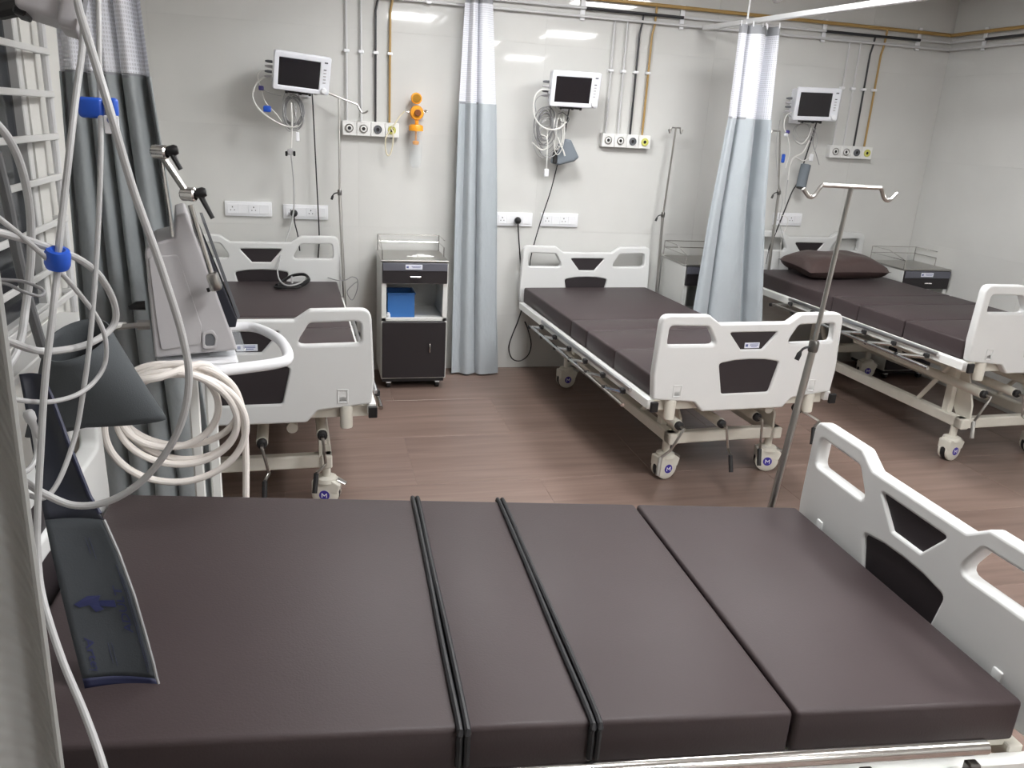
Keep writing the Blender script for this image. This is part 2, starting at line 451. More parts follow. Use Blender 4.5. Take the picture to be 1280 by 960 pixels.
def castor(root, x, y, face=-1, swivel=0.0):
    e = MB()
    e.lathe([(.02, .125), (.02, .21), (.012, .215)], Matrix.Translation((x, y, 0)), 14)
    e.lathe([(.044, .128), (.050, .12), (.046, .138), (.03, .145)], Matrix.Translation((x, y, 0)), 16)
    # housing: rounded cover over the wheel
    poly = [(-.055, .055), (-.058, .12), (-.04, .135), (.04, .135), (.066, .11), (.06, .075), (.05, .05), (.03, .095), (-.03, .095)]
    ro = Matrix.Translation((x, y, 0)) @ Matrix.Rotation(swivel, 4, 'Z')
    pl = plate([fillet([(-.058, .07), (-.058, .128), (.03, .135), (.07, .112), (.066, .095), (.058, .07)], .008)], .075, .006, 1)
    e.add(pl.v, pl.f, ro)
    o = e.build('castor', 'cream', root)
    wx = Matrix.Translation((x, y, .0625)) @ Matrix.Rotation(swivel, 4, 'Z') @ Matrix.Rotation(R(90), 4, 'X')
    MB().lathe([(.050, -.016), (.0605, -.012), (.0625, 0), (.0605, .012), (.050, .016)], wx, 24).build('tyre', 'rubber', o)
    for s in (-1, 1):
        q = wx @ Matrix.Translation((0, 0, s*.026))
        MB().lathe([(.0, -.010*s), (.061, -.010*s), (.060, .002*s), (.05, .009*s), (.03, .0115*s), (0, .012*s)], q, 24).build('wheel_cover', 'cream', o)
        q2 = wx @ Matrix.Translation((0, 0, s*.038))
        MB().lathe([(0, 0), (.0235, 0), (.0235, .002*s), (0, .002*s)], q2, 20).build('logo_disc', 'purple_logo', o)
        lm = logo_M(.021); q3 = Matrix.Translation((x, y, .0625)) @ Matrix.Rotation(swivel, 4, 'Z') @ Matrix.Translation((0, -s*.0405, 0))
        b = MB(); b.add(lm.v, lm.f, q3 @ (Matrix.Identity(4) if s > 0 else Matrix.Rotation(R(180), 4, 'Z'))); b.build('logo_letter', 'white_plastic', o)
    MB().box((x+.07*math.cos(swivel), y+.07*math.sin(swivel), .118), (.045, .03, .010), .003, 1, Matrix.Rotation(swivel, 4, 'Z') @ Matrix.Rotation(R(25), 4, 'Y')).build('brake_pedal', 'steel', o)

def bed(loc, rz, label, dz=0.0, tilt=0.0, seams=(.48, .87, 1.12), base_dx=0.0, cords=(), rails=(-1, 1), sw=(0.2, -0.3), head_drop=-.015, near_rail=False, cr=(-.33, -.09, .11, .25), right_crank=False):
    root = empty('hospital_bed', (loc[0], loc[1], 0), rz, label, 'bed', 'crank hospital beds')
    up = lambda b: b.warp(lambda v: Vector((v.x, v.y, v.z+dz+tilt*v.y)))
    L = 2.08
    # end boards
    for nm, y, zoff, front in (('footboard', 0.0, 0, -1), ('headboard', L+.02, head_drop, 1)):
        T = lambda b: up(b.warp(lambda v: Vector((v.x, v.y+y, v.z+zoff))))
        b = plate([fillet(OUT, OUTR, 5), fillet(HOLE, .022), fillet(mirror(HOLE), .022), fillet(TRAP, .006), fillet(LOWP, LOWR)], BOARD_T, .009, 3)
        bo = T(b).build(nm, 'board', root, ang=50)
        T(plate([fillet([(x*1.03, z+(z-.795)*.03) for x, z in TRAP], .006)], .026)).build('insert_panel', 'insert', bo)
        T(plate([fillet([(x*1.03, z+(z-.62)*.03) for x, z in LOWP], LOWR)], .026)).build('insert_panel', 'insert', bo)
        for s in (-1, 1):
            fr = MB()
            for (cx, cz, sx, sz) in ((-.019, 0, .006, .058), (.019, 0, .006, .058), (0, .027, .044, .006), (0, -.027, .044, .006)):
                fr.box((s*.36+cx, -BOARD_T/2, .565+cz), (sx, .006, sz), .001)
            fr.box((s*.36, -BOARD_T/2+.003, .552), (.03, .006, .022), .002)
            T(fr).build('latch_recess', 'board', bo)
            T(MB().box((s*.36, BOARD_T/2, .585), (.030, .012, .085), .0055, 2)).build('inner_ridge', 'board', bo)
            T(MB().lathe([(.025, .425), (.026, .43), (.026, .52)], Matrix.Translation((s*.375, 0, 0)), 16)).build('mounting_post', 'cream', bo)
        if nm == 'footboard':
            lb = T(MB().box((0.003, -.0145, .772), (.078, .004, .026), .001)).build('name_label', 'label', bo)
            ink = MB().box((-.026, -.017, .773), (.012, .002, .012))
            for k, wd in ((0, .044), (1, .044), (2, .03)): ink.box((.012, -.017, .779-.006*k), (wd, .002, .0022))
            T(ink).build('label_print', 'label_ink', bo)
    # mattress sections
    ed = [0.045]+list(seams)+[L-.015]
    zt = .623
    for i in range(4):
        a, b_ = ed[i]+.0035, ed[i+1]-.0035
        mb = MB(); mb.box((0, (a+b_)/2, zt-.052), (.92, b_-a, .104), .011, 3)
        up(mb).build('mattress_section', 'vinyl', root, ang=60)
    for c in cords:
        y = ed[c]
        for s in (-1, 1):
            up(MB().tube([(-.462, y+s*.007, zt-.08), (-.462, y+s*.007, zt-.02), (-.445, y+s*.007, zt+.002), (-.2, y+s*.008, zt+.003), (.1, y+s*.006, zt+.003), (.445, y+s*.007, zt+.002), (.462, y+s*.007, zt-.02), (.462, y+s*.007, zt-.08)], .0065, 8, 4)).build('zip_cord', 'black_cord', root)
    # deck and side beams
    up(MB().box((0, L/2, .508), (.90, L-.08, .02), .003)).build('deck', 'cream', root)
    bz = -.03 if near_rail else 0.0
    for s in (-1, 1):
        sb = up(MB().box((s*.478, L/2-.02, .500+bz), (.034, L-.03, .046), .003)).build('side_beam', 'frame_white', root)
        up(MB().box((s*.478, -.042, .500+bz), (.036, .018, .048), .003)).build('end_cap', 'black', sb)
    for y in (.04, .7, 1.35, L-.05): up(MB().box((0, y, .485), (.93, .04, .05), .003)).build('cross_beam', 'cream', root)
    # folded side rails
    for s in rails:
        x = s*.512
        y0, y1 = .15, 1.50
        if near_rail:
            rl = up(MB().tube([(x, y0+.03, .560), (x, y1+.2, .560)], .0165, 14)).build('side_rail', 'chrome', root)
        else:
            rl = up(MB().box((x-s*.003, (y0+y1)/2, .520), (.016, y1-y0, .022), .006, 2)).build('side_rail', 'aluminium', root)
        up(MB().tube([(x+s*.022, y0+.02, .438), (x+s*.022, y1+.1, .458)], .010, 10)).build('lower_rail', 'chrome', rl)
        zb = .530 if near_rail else .508
        for k in range(6):
            yy = y0+.06+k*(y1-y0-.1)/5
            po = up(MB().tube([(x+s*.012, yy, zb-.02), (x+s*.016, yy+.20, .446)], .0105, 8)).build('rail_post', 'chrome', rl)
            up(MB().box((x+s*.010, yy, zb-.012), (.022, .03, .026), .004)).build('rail_joint', 'dark_steel' if near_rail else 'rubber', rl)
            j = MB(); j.lathe([(.013, -.012), (.013, .012)], Matrix.Translation((x+s*.018, yy+.2, .446)) @ Matrix.Rotation(R(90), 4, 'Y'), 10)
            up(j).build('rail_joint', 'dark_steel' if near_rail else 'rubber', rl)
    # base frame (does not move with the height)
    bx = base_dx; hx = .30
    bf = MB()
    for s in (-1, 1): bf.box((bx+s*hx, .99, .235), (.05, 1.62, .06), .006)
    for y in (.22, 1.74): bf.box((bx, y, .235), (2*hx+.05, .05, .06), .006)
    bf = bf.build('base_frame', 'cream', root)
    zt_ = lambda y: .465+dz+tilt*y
    for y in (.34, 1.62):
        for s in (-1, 1):
            MB().box((bx+s*(hx-.01), y, (.26+zt_(y))/2), (.035, .05, zt_(y)-.26), .004).build('column', 'cream', root)
            zz = zt_(y+.25)
            MB().tube([(bx+s*hx, y+.22 if y < 1 else y-.22, .255), (bx+s*hx, y, zt_(y)-.03)], .014, 8).build('brace', 'cream', root)
    for s in (-1, 1):
        # gusset over the front castor
        g = MB(); g.prism([(.20, .20), (.26, .20), (.62, zt_(.6)-.03), (.14, zt_(.1)-.05)] if False else [(.19, .21), (.25, .21), (.55, zt_(.5)-.02), (.30, zt_(.3)-.02), (.20, .34)], .012)
        g.warp(lambda v: Vector((bx+s*(hx-.03)+v.y, v.x, v.z))).build('gusset', 'cream', root)
    # crank tubes
    for k, (x, z, y0) in enumerate(((cr[0], .375, .03), (cr[1], .365, .05), (cr[2], .385, .06), (cr[3], .40, .16))):
        z2 = z+dz*.7+(-.02 if k == 3 else 0)
        MB().tube([(x+bx*.4, y0, z2), (x+bx*.4, 1.05, z2+.02)], .024, 12).build('crank_tube', 'cream', root)
    zc = dz*.7
    crank(root, cr[0]+bx*.4, .375+zc, .03, -28, -1.0, False)
    crank(root, cr[1]+bx*.4, .365+zc, .05, 12, -.2)
    crank(root, cr[2]+bx*.4, .385+zc, .06, 5, -.5)
    if right_crank: crank(root, .40, .40+zc, .10, 62, -.9)
    castor(root, bx-hx, .25, -1, sw[0]); castor(root, bx+hx, .25, -1, sw[1])
    castor(root, bx-hx, 1.73, -1, .1); castor(root, bx+hx, 1.73, -1, -.2)
    return root

bed((-.2608, -2.3071), R(1.61), 'cream-white hospital bed with a black sensor strap lying on its mattress', dz=.046, base_dx=0.0, cr=(-.2, .04, .28, .16))
bed((1.9619, -2.1925), R(2.80), 'white hospital bed with bare brown mattress between the pale blue hospital curtains', base_dx=.07, right_crank=True)
bed((3.6835, -2.1589), R(1.83), 'raised white hospital bed with a brown pillow at its head', dz=.140, base_dx=.12)
bed((1.5236, -3.8516), R(90-1.55), 'white hospital bed under the window with black zip cords across its mattress', dz=-.0588, tilt=.0702,
    seams=(.60, 1.02, 1.27), cords=(2, 3), near_rail=True)

# pillow on the raised bed
def pillow():
    b = MB(); nu, nv = 26, 16; W_, D_, H_ = .66, .37, .18
    for side in (1, -1):
        vs = []; fs = []
        for i in range(nu+1):
            for j in range(nv+1):
                u, v = i/nu*2-1, j/nv*2-1
                pin = 1-.10*(1-abs(u)**2)*abs(v)**3; pin2 = 1-.08*(1-abs(v)**2)*abs(u)**3
                h = (max(0, 1-u**4)*max(0, 1-v**4))**.55
                vs.append((u*W_/2*pin2*1.06, v*D_/2*pin*1.06, side*H_/2*h + (.006*math.sin(7*u+2)*math.cos(5*v))*h))
        for i in range(nu):
            for j in range(nv):
                a = i*(nv+1)+j; fs.append([a, a+1, a+nv+2, a+nv+1])
        b.add(vs, fs)
    b.warp(lambda v: Vector((v.x, v.y, max(v.z, -.05))))
    o = b.build('pillow', 'pillow', None, (3.665, -.35, .838), 80, (R(5), 0, R(4)))
    tag(o, 'plump dark brown vinyl pillow lying on the raised bed', 'pillow')
pillow()

# ------------------------------------------------------------------ bedside lockers
def locker(x0, yb, label, w_=.42, d_=.40, rz=0, full=True):
    e = empty('bedside_locker', (x0+w_/2, yb-d_/2, 0), rz, label, 'locker', 'bedside lockers')
    h = w_/2; f = -d_/2
    c = MB()
    c.box((-h+.009, 0, .45), (.018, d_, .76), .002); c.box((h-.009, 0, .45), (.018, d_, .76), .002)
    c.box((0, d_/2-.006, .45), (w_, .012, .76)); c.box((0, 0, .08), (w_-.03, d_-.01, .02)); c.box((0, .005, .46), (w_-.03, d_-.012, .016)); c.box((0, .005, .70), (w_-.03, d_-.012, .012))
    for s in (-1, 1): c.box((s*(h-.016), f+.008, .58), (.03, .018, .25), .002)
    c.box((0, f+.008, .466), (w_-.002, .018, .022), .002)
    c.build('cabinet_body', 'locker_white', e)
    dr = MB().box((0, f-.004, .766), (w_-.012, .02, .13), .003).build('drawer', 'locker_dark', e)
    MB().box((0, f-.0155, .806), (w_-.014, .006, .05), .002).build('drawer_strip', 'locker_strip', dr)
    MB().tube([(-.03, f-.014, .745), (-.03, f-.03, .745), (.03, f-.03, .745), (.03, f-.014, .745)], .005, 8).build('drawer_handle', 'chrome', dr)
    lb = MB().box((-.01, f-.0195, .806), (.105, .003, .03), .001).build('drawer_label', 'label', dr)
    k = MB().box((-.05, f-.0215, .806), (.014, .002, .012)); k.box((.005, f-.0215, .811), (.06, .002, .003)); k.box((.005, f-.0215, .803), (.05, .002, .002))
    k.build('label_print', 'label_ink', dr)
    do = MB().box((0, f-.004, .266), (w_-.012, .02, .372), .003).build('door', 'locker_dark', e)
    MB().tube([(.10, f-.014, .255), (.10, f-.026, .26), (.10, f-.026, .305), (.10, f-.012, .312)], .005, 8, 3).build('door_handle', 'chrome', do)
    MB().box((0, 0, .838), (w_+.008, d_+.008, .014), .004).build('top_tray', 'steel', e)
    g = MB(); hh = .105; zt = .845
    for (x, y) in ((-h+.006, f+.01), (-h+.006, d_/2-.008), (h-.006, d_/2-.008), (h-.006, f+.16)):
        g.tube([(x, y, zt), (x, y, zt+hh if y > 0 else zt+hh*.55)], .0035, 6)
    for z in (zt+hh, zt+hh*.55):
        yf = f+.01
        g.tube([(-h+.006, yf if z < zt+hh*.9 else 0.0, zt+hh*.55 if z < zt+hh*.9 else z), (-h+.006, d_/2-.008, z), (h-.006, d_/2-.008, z), (h-.006, f+.16, z)], .003, 6)
    g.tube([(-h+.006, f+.01, zt+hh*.55), (-h+.006, 0.0, zt+hh)], .003, 6)
    g.build('gallery_rail', 'chrome', e)
    for (x, y) in ((-h+.05, f+.04), (h-.05, f+.04), (-h+.05, d_/2-.05), (h-.05, d_/2-.05)):
        k = MB(); k.lathe([(.024, -.012), (.026, -.006), (.026, .006), (.024, .012)], Matrix.Translation((x, y, .026)) @ Matrix.Rotation(R(90), 4, 'Y'), 16)
        ko = k.build('castor_wheel', 'rubber', e)
        MB().box((x, y-.004, .048), (.032, .04, .03), .004).build('castor_fork', 'white_plastic', ko)
    MB().box((0, .005, .058), (w_-.02, d_-.02, .024)).build('plinth', 'black', e)
    return e
locker(.405, -.035, 'bedside locker with dark door and a blue box in its open shelf')
locker(2.455, -.035, 'white bedside locker half hidden behind the hanging blue curtain')
locker(4.150, -.085, 'bedside locker in the corner beyond the pillow', w_=.402)
# things on / in the first locker
bb = empty('storage_box', (.535, -.30, .468), 0, 'open blue plastic box in the open shelf of a locker', 'box')
k = MB(); k.box((0, 0, .004), (.17, .17, .008)); 
for s in (-1, 1): k.box((s*.083, 0, .08), (.006, .17, .16), .001); k.box((0, s*.083, .08), (.17, .006, .16), .001)
k.build('box_walls', 'blue_box', bb)
for z in (.155,): 
    q = MB(); 
    for s in (-1, 1): q.box((s*.086, 0, z), (.012, .184, .01), .002); q.box((0, s*.086, z), (.184, .012, .01), .002)
    q.build('box_rim', 'blue_box', bb)
tag(MB().lathe([(.012, 0), (.013, .002), (.013, .024), (.009, .028), (.009, .036), (0.0, .037)], None, 14).build('medicine_bottle', 'white_plastic', None, (.452, -.405, .468)), 'tiny white bottle on the open locker shelf', 'bottle')
sp = MB()
sp.tube([(-.085, .01, .006), (-.03, 0, .006), (.03, 0, .008), (.085, -.005, .006)], [.004, .011, .013, .009, .005], 8, 6); sp.box((.0, .0, .012), (.05, .035, .018), .006, 2)
tag(sp.build('wrapped_syringe', 'paper', None, (.66, -.33, .846), 40, (0, 0, R(6))), 'white wrapped syringe lying on the steel top of a locker', 'syringe')

# ------------------------------------------------------------------ drip stands clamped to the beds
def iv_pole(base, mid, top, label, arm=(.0, 0), hook=.05, r=.0065, rot=0.0, knob=1, single=False, slope=0.0):
    base, mid, top = Vector(base), Vector(mid), Vector(top)
    e = empty('iv_pole', base, 0, label, 'drip pole', 'steel drip poles on the beds')
    a, b = mid-base, top-base
    MB().tube([(0, 0, 0), a], r*1.55, 12).build('outer_tube', 'steel', e)
    MB().tube([a*.97, b], r, 10).build('inner_rod', 'steel', e)
    d = (b-a).normalized()
    cl = MB(); cl.lathe([(r*1.9, -.018), (r*2.1, -.012), (r*2.1, .012), (r*1.7, .018)], Matrix.Translation(a) @ d.to_track_quat('Z', 'Y').to_matrix().to_4x4(), 12)
    co = cl.build('clamp', 'dark_steel', e)
    kx = Vector((math.cos(rot), math.sin(rot), 0))*knob
    MB().tube([a, a+kx*.035+Vector((0, 0, -.01)), a+kx*.05+Vector((0, 0, -.045))], [.004, .004, .008], 8, 4).build('clamp_knob', 'black', co)
    # T bar with two hooks
    X = Vector((math.cos(rot), math.sin(rot), slope)); Z = Vector((0, 0, 1)); h = hook
    for s in (-1, 1):
        if single and s != single: continue
        MB().tube([b, b+X*s*h*.75, b+X*s*h*.92+Z*-.002, b+X*s*h*1.08+Z*-.03, b+X*s*h*1.25+Z*-.034, b+X*s*h*1.45+Z*-.012], r*.85, 8, 3).build('hook', 'steel', e)
    return e
iv_pole((.185, -.28, .50), (.165, -.16, 1.22), (.17, -.12, 1.785), 'steel drip pole with knobs beside the yellow suction jar', hook=.12, rot=R(0), knob=-1, slope=-.32)
iv_pole((2.385, -.17, .47), (2.388, -.12, 1.14), (2.423, -.10, 1.725), 'short-hooked steel drip pole at the bed head between the blue curtains', hook=.035, knob=-1)
iv_pole((3.262, -.16, .60), (3.268, -.12, 1.325), (3.218, -.10, 1.742), 'steel drip pole among tangled leads at the raised bed', hook=.07, knob=-1, single=-1)
iv_pole((1.436, -3.31, .36), (1.513, -3.30, 1.078), (1.546, -3.30, 1.566), 'tall chrome drip pole on the window bed, hooks on a cross bar', hook=.105, r=.0075, rot=R(-4), knob=-1)

# ------------------------------------------------------------------ curtains
def curtain(name, label, Y, zs, xl, xr, folds, amp, body, zsplit=1.80, ztop=2.35, seed=1, phase=0.0, tape=.05, width=.9, nu=150, lean=None, net=True):
    """zs: heights, xl / xr: left and right edge x at those heights"""
    rnd = random.Random(seed)
    e = empty(name, (np.interp(ztop, zs, xl), Y, zs[0]), 0, label, 'curtain', 'hospital privacy curtains')
    O = Vector(e.location)
    fr = [(rnd.uniform(.7, 1.3), rnd.uniform(0, 6.28)) for _ in range(4)]
    def pt(s, z):
        a, b = np.interp(z, zs, xl), np.interp(z, zs, xr)
        th = 2*math.pi*(folds*s+.25*math.sin(6*s+fr[0][1])+phase)
        A = amp*(0.75+.35*math.sin(3*s+fr[1][1]+.6*z))*(1-.35*max(0, (z-1.8)/.6))
        yy = A*math.sin(th)+.16*A*math.sin(2.3*th+fr[2][1]+.5*z)
        xx = a+(b-a)*(s+.22/folds*math.sin(th*1.0+1.2)/2)
        dy = lean(z) if lean else 0
        return Vector((xx, Y+yy+dy, z))-O
    def strip(nm, z0, z1, nz, m, par):
        b = MB(); b.uv = []; vs = []; fs = []
        for j in range(nz+1):
            z = z0+(z1-z0)*j/nz
            for i in range(nu+1):
                s = i/nu; vs.append(pt(s, z)); b.uv.append((s*width, z))
        for j in range(nz):
            for i in range(nu):
                q = j*(nu+1)+i; fs.append([q, q+1, q+nu+2, q+nu+1])
        b.add(vs, fs); return b.build(nm, m, par, None, 80)
    z0 = zs[0]
    if net:
        bd = strip('fabric', z0, zsplit, 26, body, e)
        strip('net_header', zsplit, ztop-tape, 8, 'curtain_net', e)
        strip('seam', zsplit-.008, zsplit+.006, 1, 'curtain_tape', bd)
        strip('header_tape', ztop-tape, ztop, 1, 'curtain_tape', e)
    else:
        bd = strip('fabric', z0, ztop-tape, 26, body, e); strip('header_tape', ztop-tape, ztop, 1, 'curtain_tape', e)
    # hem along the free edge
    for s in (0.004, .996):
        MB().tube([pt(s, z0+(zsplit-z0)*k/16)+Vector((0, -.003, 0)) for k in range(17)], .004, 6, 2).build('edge_hem', body, bd)
    hk = MB()
    for i in range(7):
        p = pt(i/6*.96+.02, ztop-.01); hk.tube([p, p+Vector((0, .004, .03))], .003, 6)
    hk.build('curtain_hooks', 'white_plastic', e)
    return e
curtain('privacy_curtain', 'pale blue-grey curtain hanging straight beside the locker with the blue box', -.17,
        [.015, .5, 1.2, 1.8, 2.43], [.895, .892, .890, .894, .915], [1.222, 1.19, 1.16, 1.128, 1.082], 1.9, .055, 'curtain_blue', ztop=2.425, seed=3, phase=.1)
curtain('privacy_curtain', 'pale blue curtain gathered and slanting beside the raised bed', -.62,
        [.10, .55, 1.2, 1.8, 2.36], [2.475, 2.475, 2.50, 2.54, 2.535], [2.99, 2.93, 2.84, 2.79, 2.775], 2.4, .06, 'curtain_blue', ztop=2.335, seed=8, phase=.55)
curtain('privacy_curtain', 'grey curtain with white net top behind the ventilator', -2.62,
        [.08, .4, 1.0, 1.76, 2.36], [-.80, -.775, -.76, -.735, -.72], [-.335, -.345, -.40, -.466, -.50], 4.4, .05, 'curtain_grey', zsplit=1.765, ztop=2.335, seed=11, phase=.2)
curtain('privacy_curtain', 'grey ribbed curtain hanging beside the printed pressure cuff', -4.52,
        [.10, .8, 1.4, 2.36], [-.86, -.85, -.84, -.84], [-.318, -.316, -.310, -.30], 4.2, .05, 'curtain_near', zsplit=1.78, ztop=2.335, seed=21, phase=.45)

# curtain tracks hung from the ceiling
def track(p0, p1, label, rods):
    p0, p1 = Vector(p0), Vector(p1); d = p1-p0; L_ = d.length
    e = empty('curtain_track', p0, math.atan2(d.y, d.x), label, 'curtain track')
    MB().box((L_/2, 0, .0), (L_, .032, .030), .004).build('rail', 'track', e)
    for t in rods: MB().tube([(t*L_, 0, .012), (t*L_, 0, ZC-p0.z)], .006, 8).build('suspension_rod', 'track', e)
track((2.562, -.06, 2.365), (3.14, -3.8, 2.365), 'white curtain track above the slanting pale blue curtain', (.12, .55, .97))
track((1.0, -.06, 2.455), (1.0, -2.6, 2.455), 'white curtain track above the straight pale blue curtain', (.12, .55, .97))
track((XL+.01, -2.62, 2.365), (1.2, -2.62, 2.365), 'white curtain track above the grey curtain behind the ventilator', (.1, .55, .97))
track((XL+.01, -4.52, 2.365), (1.2, -4.52, 2.365), 'white curtain track above the grey ribbed curtain', (.1, .55, .97))

# ------------------------------------------------------------------ gas pipes on the walls
def pipe(name, pts, r, m, label, clips=(), seg=10, extra=()):
    o = MB().tube(pts, r, seg).build(name, m); tag(o, label, 'pipe', 'medical gas pipes')
    for i, c in enumerate(clips):
        MB().box(c, (.034, .03, .018), .004).build('pipe_clip', 'white_plastic', o)
    return o
PY = -.03
pipe('gas_pipe', [(XL+.005, PY, 2.378), (XR-.03, PY, 2.372), (XR-.03, -6.0, 2.372)], .0085, 'pipe_white', 'long white gas pipe, lowest of the wall run', ((.72, PY, 2.372),))
o = pipe('gas_pipe', [(XL+.005, PY, 2.428), (XR-.03, PY, 2.42), (XR-.03, -6.0, 2.42)], .0085, 'pipe_white', 'white and black banded gas pipe, middle of the wall run')
for a, b in ((1.74, 2.42), (3.50, 4.27)): MB().tube([(a, PY, 2.4245-(a*.0014)), (b, PY, 2.4245-(b*.0014))], .0098, 10).build('black_band', 'pipe_black', o)
MB().tube([(XR-.03, -.36, 2.42), (XR-.03, -1.3, 2.42)], .0098, 10).build('black_band', 'pipe_black', o)
pipe('gas_pipe', [(1.70, PY, 2.484), (XR-.035, PY, 2.470), (XR-.035, -6.0, 2.470)], .012, 'pipe_yellow', 'thick yellow vacuum pipe, topmost of the wall run')
for x, where in ((1.722, 'above the monitor with the tangled leads'), (2.418, 'above the drip pole between the blue curtains'), (3.495, 'above the monitor over the raised bed'), (4.27, 'on the last stretch before the room corner')):
    b = MB().box((0, 0, 0), (.03, .012, .15), .002); b.box((0, .012, -.04), (.02, .02, .06), .002)
    tag(b.build('pipe_bracket', 'white_plastic', None, (x, -.014, 2.425)), 'white bracket holding the gas pipes '+where, 'bracket', 'gas pipe brackets')
b = MB().box((0, 0, 0), (.012, .03, .15), .002)
tag(b.build('pipe_bracket', 'white_plastic', None, (XR-.012, -.33, 2.425)), 'white bracket holding the gas pipes on the bare side wall', 'bracket', 'gas pipe brackets')

BAYS = ((.0, .189, 1.564, 'beside the yellow suction jar'), (1, 1.915, 1.574, 'between the pale blue curtains'), (2, 3.678, 1.580, 'near the room corner'))
for k, X0, Z0, where in BAYS:
    top = 2.378
    xs = [X0+.032+.0885*i for i in range(4)]
    zt = Z0+.092
    for i, (m_, nm, ty) in enumerate((('pipe_white', 'thin white gas drop pipe, first of the row', 2.376), ('pipe_white', 'thin white gas drop pipe next to the black one', 2.376), ('pipe_black', 'black gas drop pipe', 2.424), ('pipe_yellow', 'yellow vacuum drop pipe', 2.474))):
        x = xs[i]; dx = .012 if i > 1 else 0
        pts = [(x, -.022, zt-.005), (x, -.022, 2.30), (x+dx, -.022, 2.36), (x+dx, PY, ty)]
        pipe('gas_drop_pipe', pts, (.0058, .0058, .0068, .0075)[i], m_, nm+' '+where, ((x, -.017, 2.062),))
    e = empty('gas_outlet_panel', (X0, 0, Z0), 0, 'white panel of four gas outlets '+where, 'gas outlet', 'gas outlet panels')
    MB().box((.178, -.022, .045), (.354, .044, .088), .002).build('backbox', 'outlet_white', e)
    for i in range(4):
        cx = .0445+.0885*i
        pl = MB().box((cx, -.047, .045), (.0855, .008, .089), .003).build('outlet_plate', 'outlet_white', e)
        mx = Matrix.Translation((cx, -.051, .045)) @ Matrix.Rotation(R(90), 4, 'X')
        MB().lathe([(.019, 0), (.026, 0), (.026, .006), (.023, .009), (.019, .005), (.019, 0)], mx, 20, False).build('outlet_ring', ('steel', 'steel', 'grey_dark', 'outlet_yellow')[i], pl)
        MB().lathe([(.011, .001), (.0188, .001), (.0188, .004), (.011, .006), (.011, .001)], mx, 18, False).build('outlet_socket', ('outlet_white', 'outlet_white', 'grey_dark', 'outlet_yellow')[i], pl)
        MB().lathe([(0, .0), (.0115, .0), (.0115, .0015), (0, .0015)], mx, 16).build('outlet_bore', 'black', pl)

# round detector on the wall above the pipes
dt = MB().lathe([(.05, 0), (.05, .012), (.04, .028), (.02, .032), (0, .032)], Matrix.Rotation(R(90), 4, 'X'), 20).build('smoke_detector', 'white_plastic', None, tuple(on_y(971, -6, -.001)))
tag(dt, 'small round white detector on the wall above the yellow pipe', 'detector')

# ------------------------------------------------------------------ switch and socket plates
def socket_plate(x0, z0, w_, label, plug=None):
    e = empty('socket_plate', (x0+w_/2, 0, z0+.046), 0, label, 'socket', 'wall socket plates')
    MB().box((0, -.008, 0), (w_, .016, .092), .004, 2).build('plate', 'white_plastic', e)
    n = 4; mw = (w_-.03)/n
    for i in range(n):
        cx = -w_/2+.015+mw*(i+.5)
        md = MB().box((cx, -.0175, 0), (mw-.003, .005, .058), .0015).build('switch_rocker' if i in (1, 3) else 'socket_module', 'white_plastic', e)
        if i in (0, 2):
            h = MB()
            for dx, dz_, s in ((0, .011, .0065), (-.011, -.008, .005), (.011, -.008, .005)): h.box((cx+dx, -.0198, dz_), (s, .002, s*1.3))
            h.build('socket_holes', 'grey_dark', md)
    return e
SP = ((-.540, 1.040, .285, 'white socket plate with nothing plugged in, behind the ventilator arm'), (-.186, 1.030, .281, 'white socket plate holding the black plug of a grey lead'),
      (1.213, 1.021, .257, 'white socket plate holding the black plug of a looped cord'), (1.530, 1.025, .270, 'white socket plate crossed by a hanging black monitor cord'),
      (3.325, 1.078, .235, 'white socket plate behind the drip pole of the raised bed'))
for s in SP: socket_plate(*s)

def cable(name, pts, r, m, label, cat='cable', group=None, sm=6, seg=8, parent=None):
    o = MB().tube(pts, r, seg, sm).build(name, m, parent)
    if parent is None: tag(o, label, cat, group)
    return o
def plug(x, z, parent):
    MB().lathe([(.022, 0), (.024, .006), (.022, .022), (.012, .034), (.006, .036)], Matrix.Translation((x, -.02, z)) @ Matrix.Rotation(R(90), 4, 'X'), 14).build('plug_top', 'black', parent)

